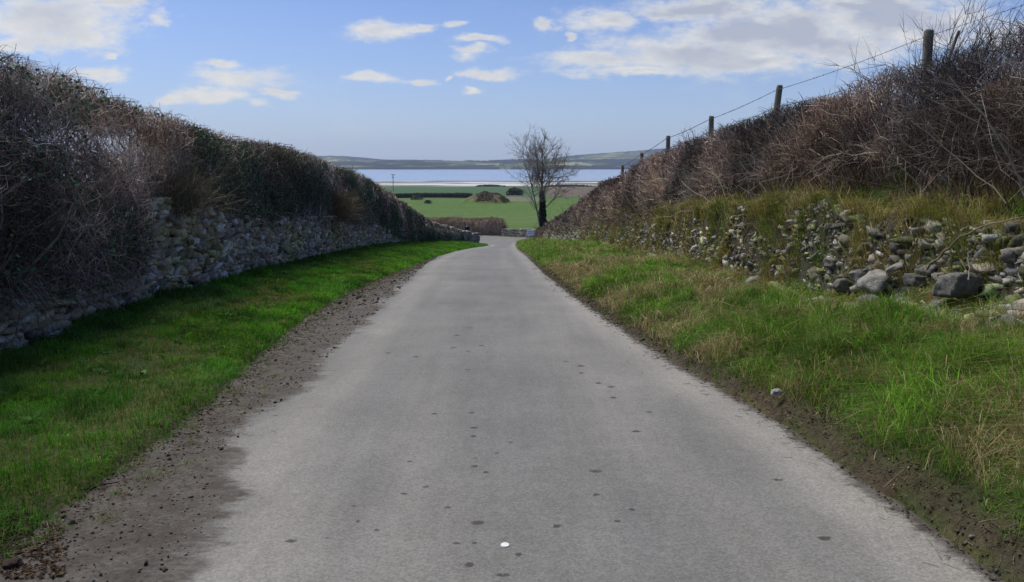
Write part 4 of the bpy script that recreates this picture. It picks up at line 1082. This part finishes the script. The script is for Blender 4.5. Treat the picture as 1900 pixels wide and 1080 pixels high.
# white marker disc on the tarmac
cx, cy = on_road(937, 1014)
bm = bmesh.new(); bmesh.ops.create_cone(bm, cap_ends=True, segments=28, radius1=.021, radius2=.020, depth=.004)
for v in bm.verts:
    v.co.x *= 1 + .05 * math.sin(v.co.y * 300); v.co.y *= 1.15
me = bpy.data.meshes.new('paint_spot'); bm.to_mesh(me); bm.free()
m, g_, b = bsdf_mat('white_marker', .6, .3); g_.l.new(g_.mix(g_.rng(g_.noise(pos(g_), 90, 4, .6), .35, .7), (.50, .50, .48), (.66, .66, .64)), b.inputs['Base Color'])
me.materials.append(m); o = bpy.data.objects.new('white_disc', me); COL.objects.link(o); o.location = (cx, cy, float(zr(cy)) + .0085); o.rotation_euler = (-.056, 0, 0)
tag(o, 'small round white disc on the tarmac near the viewer', 'disc')

# ------------------------------------------------------------------ the junction
wall_run('stone_wall', 'low rubble field wall behind the white sign at the junction', [(-1.1, 98.2), (1.2, 95.4), (2.6, 93.2), (5.6, 91.0), (9, 90)], .85, sl=(.2, .55), sh=(.12, .2), colr=(.16, .15, .135))
def box_hedge(name, label, pts, h, th, N, pal, seed, cat='hedge', core=(.05, .038, .03), rad=.02, zoff=0.0, up=1.0):
    """trimmed or rough hedge along a polyline far away"""
    pts = np.array(pts, float); root = empty(name, (pts[0][0], pts[0][1], float(H(pts[0][0], pts[0][1])) + zoff)); tag(root, label, cat)
    sl_ = np.concatenate([[0], np.cumsum(np.linalg.norm(np.diff(pts, axis=0), axis=1))]); L = sl_[-1]
    def at(s): return np.stack([np.interp(s, sl_, pts[:, 0]), np.interp(s, sl_, pts[:, 1])], -1)
    s = rng.random(N) * L; c_ = at(s); t_ = at(np.minimum(s + .1, L)) - at(np.maximum(s - .1, 0)); t_ /= np.linalg.norm(t_, axis=1, keepdims=True) + 1e-9
    nrm = np.stack([t_[:, 1], -t_[:, 0]], -1); hh = h * (.88 + .24 * fbm(s * .5, 0, 0, seed, 3)) * np.clip(np.minimum(s, L - s) / (h * .4) + .55, 0, 1)
    o_ = (rng.random(N) * 2 - 1) * th / 2; zb = rng.random(N) ** .8 * hh * .85; xy = c_ + nrm * o_[:, None] * (1.1 - .3 * zb / h)[:, None]
    st = np.stack([xy[:, 0], xy[:, 1], H(xy[:, 0], xy[:, 1]) + zb + zoff], 1)
    P = polyl(st, rng.normal(0, .5, (N, 3)) + [0, 0, up], rng.uniform(.15, .35, N) * h, 3, .2)
    P[..., 2] = np.minimum(P[..., 2], (H(xy[:, 0], xy[:, 1]) + zoff + hh)[:, None] + .04 * h * rng.random((N, 1)))
    cc2 = twig_cols(N, pal) * (.75 + .5 * fbm(s * .9, zb * .4, 0, seed + 3, 3))[:, None]
    add_tw(P, rad * rng.uniform(.6, 1.3, N)[:, None] * np.array([[1, .8, .4]]), cc2); flush('twigs', M_twig, root, TW)
    ns = 60; ss = np.linspace(.15, L - .15, ns); cs = at(ss); ts = at(np.minimum(ss + .1, L)) - at(np.maximum(ss - .1, 0)); ts /= np.linalg.norm(ts, axis=1, keepdims=True)
    nn_ = np.stack([ts[:, 1], -ts[:, 0]], -1); rows = []
    for i in range(ns):
        hz = h * (.80 + .2 * float(fbm(ss[i] * .5, 0, 0, seed, 3))) * min(1, min(ss[i], L - ss[i]) / (h * .4) + .5); g0 = float(H(cs[i, 0], cs[i, 1])) + zoff
        rows.append([(cs[i, 0] + nn_[i, 0] * q * th, cs[i, 1] + nn_[i, 1] * q * th, g0 + zz2 * hz) for q, zz2 in ((.38, -.1), (.40, .5), (.33, .9), (0, .97), (-.33, .9), (-.40, .5), (-.38, -.1))])
    A = np.array(rows); A += rng.normal(0, .03 * h, A.shape); n_, m_, _ = A.shape; ix = np.arange(n_ * m_).reshape(n_, m_); nx = np.roll(ix, -1, 1)
    mk('dead_growth', A.reshape(-1, 3), [np.stack([ix[:-1], nx[:-1], nx[1:], ix[1:]], -1).reshape(-1, 4), ix[0][None], ix[-1][::-1][None]], M_ground, root, np.tile(np.array([core]), (n_ * m_, 1)))
    return root
box_hedge('hedge', 'neatly trimmed brown hedge beyond the junction behind the walker', [(-.9, 99.3), (-4, 101.5), (-9, 105), (-22, 113)], 2.25, 1.3, 11000,
          [(.30, .23, .17), (.36, .28, .20), (.22, .15, .13), (.26, .22, .15)], 611, core=(.20, .155, .12), rad=.022, up=1.4)
box_hedge('hedge', 'dark low field hedge crossing in front of the far green field', [(-62, 385), (-45, 392), (-36, 392), (-19.5, 388)], 2.4, 2.2, 5000,
          [(.05, .045, .03), (.04, .045, .025), (.07, .055, .04)], 641, core=(.035, .032, .022), rad=.09, up=.7)
box_hedge('hedge', 'brown scrubby hedge bottom at the far end of the right bank', [(4.2, 81), (3.3, 85), (3.7, 89)], 1.5, 1.5, 3500,
          [(.17, .12, .095), (.22, .17, .135), (.13, .10, .085)], 651, core=(.10, .08, .065), rad=.018, up=.9)

# sign board
sgx, sgy = 2.25, 91.6; sgz = float(H(sgx, sgy))
sign = empty('sign', (sgx, sgy, sgz), R(6)); tag(sign, 'white rectangular board with dark lettering against the junction wall', 'sign')
def boxpart(name, c, s, mat, parent, bev=.004):
    bm = bmesh.new(); bmesh.ops.create_cube(bm, size=1)
    for v in bm.verts: v.co = Vector((c[0] + v.co.x * s[0], c[1] + v.co.y * s[1], c[2] + v.co.z * s[2]))
    bmesh.ops.bevel(bm, geom=bm.edges[:], offset=bev, segments=1, affect='EDGES')
    me = bpy.data.meshes.new(name); bm.to_mesh(me); bm.free(); me.materials.append(mat)
    o = bpy.data.objects.new(name, me); COL.objects.link(o); o.parent = parent; return o
def plain(name, c, r_=.6, s_=.3, v=.12, sc=8):
    m, g_, b = bsdf_mat(name, r_, s_); n = g_.rng(g_.noise(pos(g_), sc, 4, .6), .3, .7, 1 - v, 1 + v)
    g_.l.new(g_.vec('MULTIPLY', g_.comb(*c), g_.comb(n, n, n)), b.inputs['Base Color']); return m
M_white = plain('white_board', (.72, .73, .76)); M_dark = plain('dark_lettering', (.10, .10, .15)); M_mid = plain('grey_lettering', (.26, .26, .32))
boxpart('board', (0, 0, .72), (1.04, .03, .66), M_white, sign)
boxpart('leg', (-.42, .03, .22), (.05, .03, .46), M_wood, sign); boxpart('leg', (.42, .03, .22), (.05, .03, .46), M_wood, sign)
def bars(name, lst, mat):
    Vs, Fs = [], []
    for (x0, z0, x1, z1, w) in lst:
        d_ = np.array((x1 - x0, z1 - z0)); d_ = d_ / (np.linalg.norm(d_) + 1e-9); n_ = np.array((-d_[1], d_[0])) * w / 2
        q = [(x0 + n_[0], z0 + n_[1]), (x0 - n_[0], z0 - n_[1]), (x1 - n_[0], z1 - n_[1]), (x1 + n_[0], z1 + n_[1])]
        k = len(Vs); Vs += [(a_, -.018, c_) for a_, c_ in q] + [(a_, -.014, c_) for a_, c_ in q]; Fs += [(k, k + 1, k + 2, k + 3), (k + 7, k + 6, k + 5, k + 4)] + [(k + i, k + 4 + i, k + 4 + (i + 1) % 4, k + (i + 1) % 4) for i in range(4)]
    return mk(name, np.array(Vs), [np.array(Fs)], mat, sign, world_space=False)
L_ = []
for row, (z_, h_) in enumerate(((.83, .13), (.64, .12))):
    x_ = -.42
    for i in range(6):
        if i % 2: L_ += [(x_, z_ - h_ / 2, x_, z_ + h_ / 2, .03), (x_, z_ + h_ / 2, x_ + .07, z_, .03)]
        else: L_ += [(x_, z_ - h_ / 2, x_ + .04, z_ + h_ / 2, .03), (x_ + .04, z_ + h_ / 2, x_ + .08, z_ - h_ / 2, .03), (x_ + .01, z_, x_ + .07, z_, .02)]
        x_ += .105
bars('lettering', L_, M_mid)
bars('arrow', [(.27, .86, .33, .86, .09), (.26, .86, .42, .66, .05), (.42, .66, .42, .56, .04), (.24, .6, .32, .56, .04)], M_dark)

# timber gate post seen over the left wall end
gp = post_mesh('gate_post', -4.75, 91.5, float(H(-4.75, 91.5)) + 1.25, .09, 1.35, None); tag(gp, 'short dark timber post standing right of the walker', 'post')
gp = post_mesh('gate_post', -3.9, 98.5, float(H(-3.9, 98.5)) + .75, .07, .85, None); tag(gp, 'lowest thin timber post near the trimmed hedge foot', 'post')
# flat stone slab over the drain on the right verge
sxx, syy = 1.0, 63.0
V1, F1, c1 = stones(np.array([[sxx, syy, float(H(sxx, syy)) + .12]]), np.array([[.62, .22, .09]]), np.array([[0, -.16, .3]]), np.array([[.27, .26, .24]]), TM5, rough=.06)
o = mk('stone_slab', V1, [F1], M_stone, None, c1, loc=(sxx, syy, float(H(sxx, syy)))); tag(o, 'pale flat stone slab in the grass at the right road edge before the junction', 'slab')

# ------------------------------------------------------------------ walker on the side lane
def skin_mesh(name, verts, edges, radii, mat, parent, root=0, sub=2):
    me = bpy.data.meshes.new(name); me.from_pydata(verts, edges, []); me.materials.append(mat)
    o = bpy.data.objects.new(name, me); COL.objects.link(o); o.parent = parent
    md = o.modifiers.new('skin', 'SKIN'); md.use_smooth_shade = True
    for i, r_ in enumerate(radii): me.skin_vertices[0].data[i].radius = (r_, r_) if not isinstance(r_, tuple) else r_
    me.skin_vertices[0].data[root].use_root = True
    s_ = o.modifiers.new('sub', 'SUBSURF'); s_.levels = sub; s_.render_levels = sub
    return o
px_, py_ = -5.2, 90.0
person = empty('person', (px_, py_, float(zr(py_)) + .006), R(195)); tag(person, 'person in a navy jacket walking on the side lane beyond the left wall end', 'person')
M_skin = plain('skin', (.42, .27, .20), .5, .4, .05); M_navy = plain('navy_cloth', (.012, .014, .045), .9, .1); M_tr = plain('dark_trousers', (.02, .022, .028), .9, .1); M_hair = plain('grey_hair', (.16, .15, .15), .8, .2); M_boot = plain('boot_leather', (.02, .016, .012), .6, .3)
bv = [(0, 0, .95), (0, .01, 1.12), (0, 0, 1.32), (0, 0, 1.44), (0, -.01, 1.52), (0, -.02, 1.60), (0, -.02, 1.70)]; br = [.11, .10, .12, .06, .052, .078, .07]
be = [(i, i + 1) for i in range(6)]
def chain(pts, rad, start):
    i0 = len(bv); 
    for p, r_ in zip(pts, rad): bv.append(p); br.append(r_)
    be.append((start, i0)); 
    for i in range(i0, len(bv) - 1): be.append((i, i + 1))
    return len(bv) - 1
for s in (-1, 1):
    chain([(s * .10, 0, .88), (s * .11, -.10 * s, .50), (s * .11, -.04 * s + .05, .10), (s * .11, -.16 * s - .04, .04)], [.085, .058, .042, .035], 0)
    w_ = chain([(s * .18, 0, 1.40), (s * .24, .02 * s, 1.13), (s * .25, -.12 + .05 * s, .92), (s * .25, -.16 + .05 * s, .86)], [.055, .042, .030, .026], 3)
    bx_, by_, bz_ = bv[w_]
    for f_, (ox, oy, ln2) in enumerate([(-.022, -.03, .062), (-.008, -.014, .075), (.004, .002, .08), (.012, .018, .07)]):
        chain([(bx_ + ox * .4, by_ + oy, bz_ - .035), (bx_ + ox * .4 - s * .006, by_ + oy - .004, bz_ - .035 - ln2 * .5), (bx_ + ox * .4 - s * .018, by_ + oy - .01, bz_ - .035 - ln2 * .9)], [.009, .008, .006], w_)
    chain([(bx_ - s * .01, by_ - .035, bz_ + .0), (bx_ - s * .018, by_ - .05, bz_ - .03)], [.01, .008], w_)
skin_mesh('body', bv, be, br, M_skin, person)
jv = [(0, 0, .86), (0, .01, 1.0), (0, .01, 1.15), (0, 0, 1.33), (0, 0, 1.43)]; jr = [(.17, .135), (.165, .13), (.155, .12), (.165, .125), (.09, .09)]; je = [(0, 1), (1, 2), (2, 3), (3, 4)]
for s in (-1, 1):
    k = len(jv); jv += [(s * .17, 0, 1.38), (s * .24, .02 * s, 1.14), (s * .25, -.11 + .05 * s, .94)]; jr += [.078, .062, .048]; je += [(3, k), (k, k + 1), (k + 1, k + 2)]
skin_mesh('jacket', jv, je, jr, M_navy, person)
tv = [(0, 0, .93)]; tr_ = [.15]; te = []
for s in (-1, 1):
    k = len(tv); tv += [(s * .10, 0, .84), (s * .11, -.10 * s, .50), (s * .11, -.04 * s + .05, .12)]; tr_ += [.105, .078, .062]; te += [(0, k), (k, k + 1), (k + 1, k + 2)]
skin_mesh('trousers', tv, te, tr_, M_tr, person)
for s in (-1, 1): skin_mesh('boot', [(s * .11, -.04 * s + .07, .09), (s * .11, -.04 * s + .02, .05), (s * .11, -.04 * s - .12, .04)], [(0, 1), (1, 2)], [.055, .05, .042], M_boot, person)
bm = bmesh.new(); bmesh.ops.create_icosphere(bm, subdivisions=3, radius=.098)
for v in bm.verts:
    v.co.z *= 1.12; v.co.z = max(v.co.z, -.02 if v.co.y < -.02 else -.09); v.co.y *= 1.1
    v.co += Vector((0, .015, 1.665)) if v.co.y > -.06 or v.co.z > .03 else Vector((0, .05, 1.68))
me = bpy.data.meshes.new('hair'); bm.to_mesh(me); bm.free(); me.materials.append(M_hair); o = bpy.data.objects.new('hair', me); COL.objects.link(o); o.parent = person
for s in (-1, 1):
    for nm, p_, r_, mt in (('eye', (s * .032, -.098, 1.645), .012, M_dark), ('ear', (s * .088, -.015, 1.63), .022, M_skin)):
        bm = bmesh.new(); bmesh.ops.create_icosphere(bm, subdivisions=2, radius=r_); bmesh.ops.translate(bm, verts=bm.verts, vec=p_); me = bpy.data.meshes.new(nm); bm.to_mesh(me); bm.free(); me.materials.append(mt)
        o = bpy.data.objects.new(nm, me); COL.objects.link(o); o.parent = person

# ------------------------------------------------------------------ bare tree beyond the junction
def tree(name, label, base, height, spread, tr, seed, ivy=0, ivy_top=.45, pal=((.19, .17, .14), (.16, .14, .12)), levels=5, twig_r=.010, lean=(-.05, 0)):
    r2 = np.random.default_rng(seed); base = np.array(base, float)
    root = empty(name, tuple(base)); tag(root, label, 'tree')
    trunkP = []; K = 9
    def limb(p, d_, L, r0, r1, wob, K=7, upb=.03):
        P = [p]; d_ = d_ / np.linalg.norm(d_)
        for k in range(K - 1):
            d_ = d_ + r2.normal(0, wob, 3) + np.array([0, 0, upb]); d_ /= np.linalg.norm(d_); P.append(P[-1] + d_ * L / (K - 1))
        return np.array(P), np.linspace(r0, r1, K)
    T = [limb(base + [0, 0, -.2], np.array([lean[0], lean[1], 1.]), height * .46, tr, tr * .55, .03, 7)]
    T.append(limb(base + [-.25, 0, -.2], np.array([lean[0] * 2.5 - .03, 0, 1.]), height * .45, tr * .55, tr * .28, .05, 7))
    store = {1: []}
    V1, F1 = tubes(np.stack([t[0] for t in T]), np.stack([t[1] for t in T]), 10); cols = np.tile(np.array([pal[0]]), (len(V1), 1))
    mk('trunk', V1, [F1], M_twig, root, cols, smooth=True)
    cur = []
    for i, (P, r_) in enumerate(T):
        for q in range(13 if i == 0 else 5):
            k = r2.integers(2, 7) if i == 0 else r2.integers(3, 7); a_ = r2.random() * 2 * math.pi; up_ = r2.uniform(.5, 2.0)
            cur.append((P[k], np.array([math.cos(a_), math.sin(a_), up_]), height * r2.uniform(.20, .37) * (1.15 if up_ > 1.5 else .9), tr * r2.uniform(.14, .28)))
        cur.append((P[-1], np.array([lean[0] * 1, .05, 1.]), height * .28, r_[-1] * .8)); cur.append((P[-1], np.array([-.35, 0, 1.]), height * .31, r_[-1] * .7))
        cur.append((P[-1], np.array([.3, .1, 1.]), height * .28, r_[-1] * .6))
    crown = []
    for lv in range(levels - 1):
        nxt = []
        for (p, d_, L, r0) in cur:
            P, rr_ = limb(p, d_, L, r0, r0 * .35, .09 + .02 * lv, 6, .10 if lv == 0 else .05); crown.append((P, np.maximum(rr_, twig_r * .55)))
            nch = [6, 6, 5, 0][lv]
            for c_ in range(nch):
                k = r2.integers(1, 6); dd = P[k] - P[k - 1]; dd /= np.linalg.norm(dd); dd = dd + r2.normal(0, .55, 3); nxt.append((P[k], dd, L * r2.uniform(.35, .62), max(r0 * .5, twig_r)))
        cur = nxt
    V1, F1 = tubes(np.stack([c_[0] for c_ in crown]), np.stack([c_[1] for c_ in crown]), 4)
    cols = np.repeat(np.array(pal)[r2.integers(0, len(pal), len(crown))] * np.exp(r2.normal(0, .2, (len(crown), 1))), 24, axis=0)
    mk('crown', V1, [F1], M_twig, root, cols)
    if ivy:
        P, r_ = T[0]; t = r2.random(ivy) * 5.2; i = np.floor(t).astype(int); f_ = (t - i)[:, None]; cpt = P[i] * (1 - f_) + P[i + 1] * f_
        a_ = r2.random(ivy) * 2 * math.pi; rad = (r_[i] + .04 + .18 * r2.random(ivy)) * (1.15 - .06 * t) * (1 + .5 * (fbm(t * 2, a_, 0, 5, 2) - .5)); pt = cpt + np.stack([np.cos(a_) * rad, np.sin(a_) * rad, r2.normal(0, .1, ivy)], 1)
        V1, F1, c1 = leaves(pt, r2.uniform(.10, .2, ivy), np.array([[.016, .028, .014]]) * np.exp(r2.normal(0, .4, (ivy, 1)))); mk('ivy', V1, [F1], M_leaf, root, c1)
    return root
tree('bare_tree', 'tall leafless tree with an ivy-wrapped trunk behind the junction wall', (3.95, 96.5, float(H(3.95, 96.5))), 14.2, 3.5, .25, 12, ivy=5200)

# bushes out in the fields
def bush(name, label, base, w, h, n, pal, leaf, cat='bush', depth=None):
    depth = depth or w; base = (base[0], base[1], float(H(base[0], base[1]))); root = empty(name, base); tag(root, label, cat)
    a_ = rng.random(n) * 2 * math.pi; q = rng.random(n) ** .45; el = rng.random(n) ** .8
    ww = np.sqrt(np.clip(1 - el ** 2, 0, 1)); lum = .75 + .5 * fbm(np.cos(a_) * 2, np.sin(a_) * 2, el * 3, 8, 3)
    P = np.stack([base[0] + np.cos(a_) * q * ww * w / 2 * lum, base[1] + np.sin(a_) * q * ww * depth / 2 * lum, base[2] + el * h * lum], 1)
    V1, F1, c1 = leaves(P, leaf * rng.uniform(.6, 1.4, n), twig_cols(n, pal, .35)); mk('foliage', V1, [F1], M_leaf, root, c1)
    return root
bush('bush', 'large dark green bush in the field left of the bare tree', (1.5, 450), 11, 4.2, 1500, [(.045, .055, .030), (.06, .072, .04)], .75, 'bush', 8)
bush('bush', 'small dark gorse bush alone on the left of the near field', (-33, 305), 3.4, 1.3, 400, [(.035, .045, .022)], .35)
bush('bush', 'ragged brown scrub clump at the left end of the field hedge', (-43, 352), 7, 2.0, 700, [(.06, .045, .03), (.04, .045, .025)], .4)
bush('bush', 'low dark scrub on the shoreline beyond the bare tree', (75, 1040), 70, 2.2, 900, [(.04, .045, .03)], 2.2, 'bush', 14)
bush('bush', 'low dark scrub on the shoreline left of the bare tree', (-30, 1060), 44, 2.2, 700, [(.04, .045, .03)], 2.0, 'bush', 10)

N = 6000; a_ = rng.random(N) * 2 * math.pi; q = rng.random(N) ** .5 * .97
x = -10.5 + np.cos(a_) * q * 9.8; y = 322 + np.sin(a_) * q * 12; k = (x > -15.5 + 3 * fbm(y * .3, 0, 0, 5, 2)) & (fbm(x * .3, y * .3, 0, 45, 3) > .36); x, y = x[k], y[k]; N = len(x)
V1, F1, c1 = leaves(np.stack([x, y, H(x, y) + .25 * rng.random(N)], 1), rng.uniform(.25, .6, N), twig_cols(N, [(.14, .095, .055), (.09, .062, .04), (.055, .045, .03), (.10, .10, .045)], .35))
o = mk('bracken', V1, [F1], M_leaf, None, c1); tag(o, 'rusty dead bracken covering the rounded mound in the near field', 'bracken', kind='stuff')

# electricity pole down by the shore
r_ = ray(729, 323); tt = 600 / r_[1]; ux, uz = r_[0] * tt, CAMZ + r_[2] * tt; gz = float(H(ux, 600))
pole = empty('utility_pole', (ux, 600, gz)); tag(pole, 'distant timber electricity pole against the water above the left hedge', 'utility pole')
M_pole = plain('dark_pole', (.03, .028, .03)); hgt = uz - gz
boxpart('pole', (0, 0, hgt / 2), (.42, .42, hgt), M_pole, pole, .1)
boxpart('crossarm', (0, 0, hgt - .6), (3.0, .3, .35), M_pole, pole, .05)
boxpart('crossarm', (0, 0, hgt - 2.6), (1.8, .3, .3), M_pole, pole, .05)
for q in (-1.3, 0, 1.3): boxpart('insulator', (q, 0, hgt - .2), (.2, .2, .5), M_pole, pole, .04)

# ------------------------------------------------------------------ haze over the bay
def haze(d0):
    m = bpy.data.materials.new('bay_haze'); m.use_nodes = True; t = m.node_tree; t.nodes.clear()
    v = t.nodes.new('ShaderNodeVolumePrincipled'); v.inputs['Color'].default_value = (.60, .76, 1.0, 1); v.inputs['Density'].default_value = d0; v.inputs['Anisotropy'].default_value = 0.0
    o = t.nodes.new('ShaderNodeOutputMaterial'); t.links.new(v.outputs[0], o.inputs['Volume'])
    x0, x1, y0, y1, z0, z1 = -4600, 4600, -60, 7200, -60, 170
    V = np.array([(x, y, z) for z in (z0, z1) for y in (y0, y1) for x in (x0, x1)], float)
    F = np.array([(0, 2, 3, 1), (4, 5, 7, 6), (0, 1, 5, 4), (2, 6, 7, 3), (0, 4, 6, 2), (1, 3, 7, 5)])
    tag(mk('haze', V, [F], m), 'thin blue sea haze over the bay', 'haze', kind='stuff')
haze(.00008)
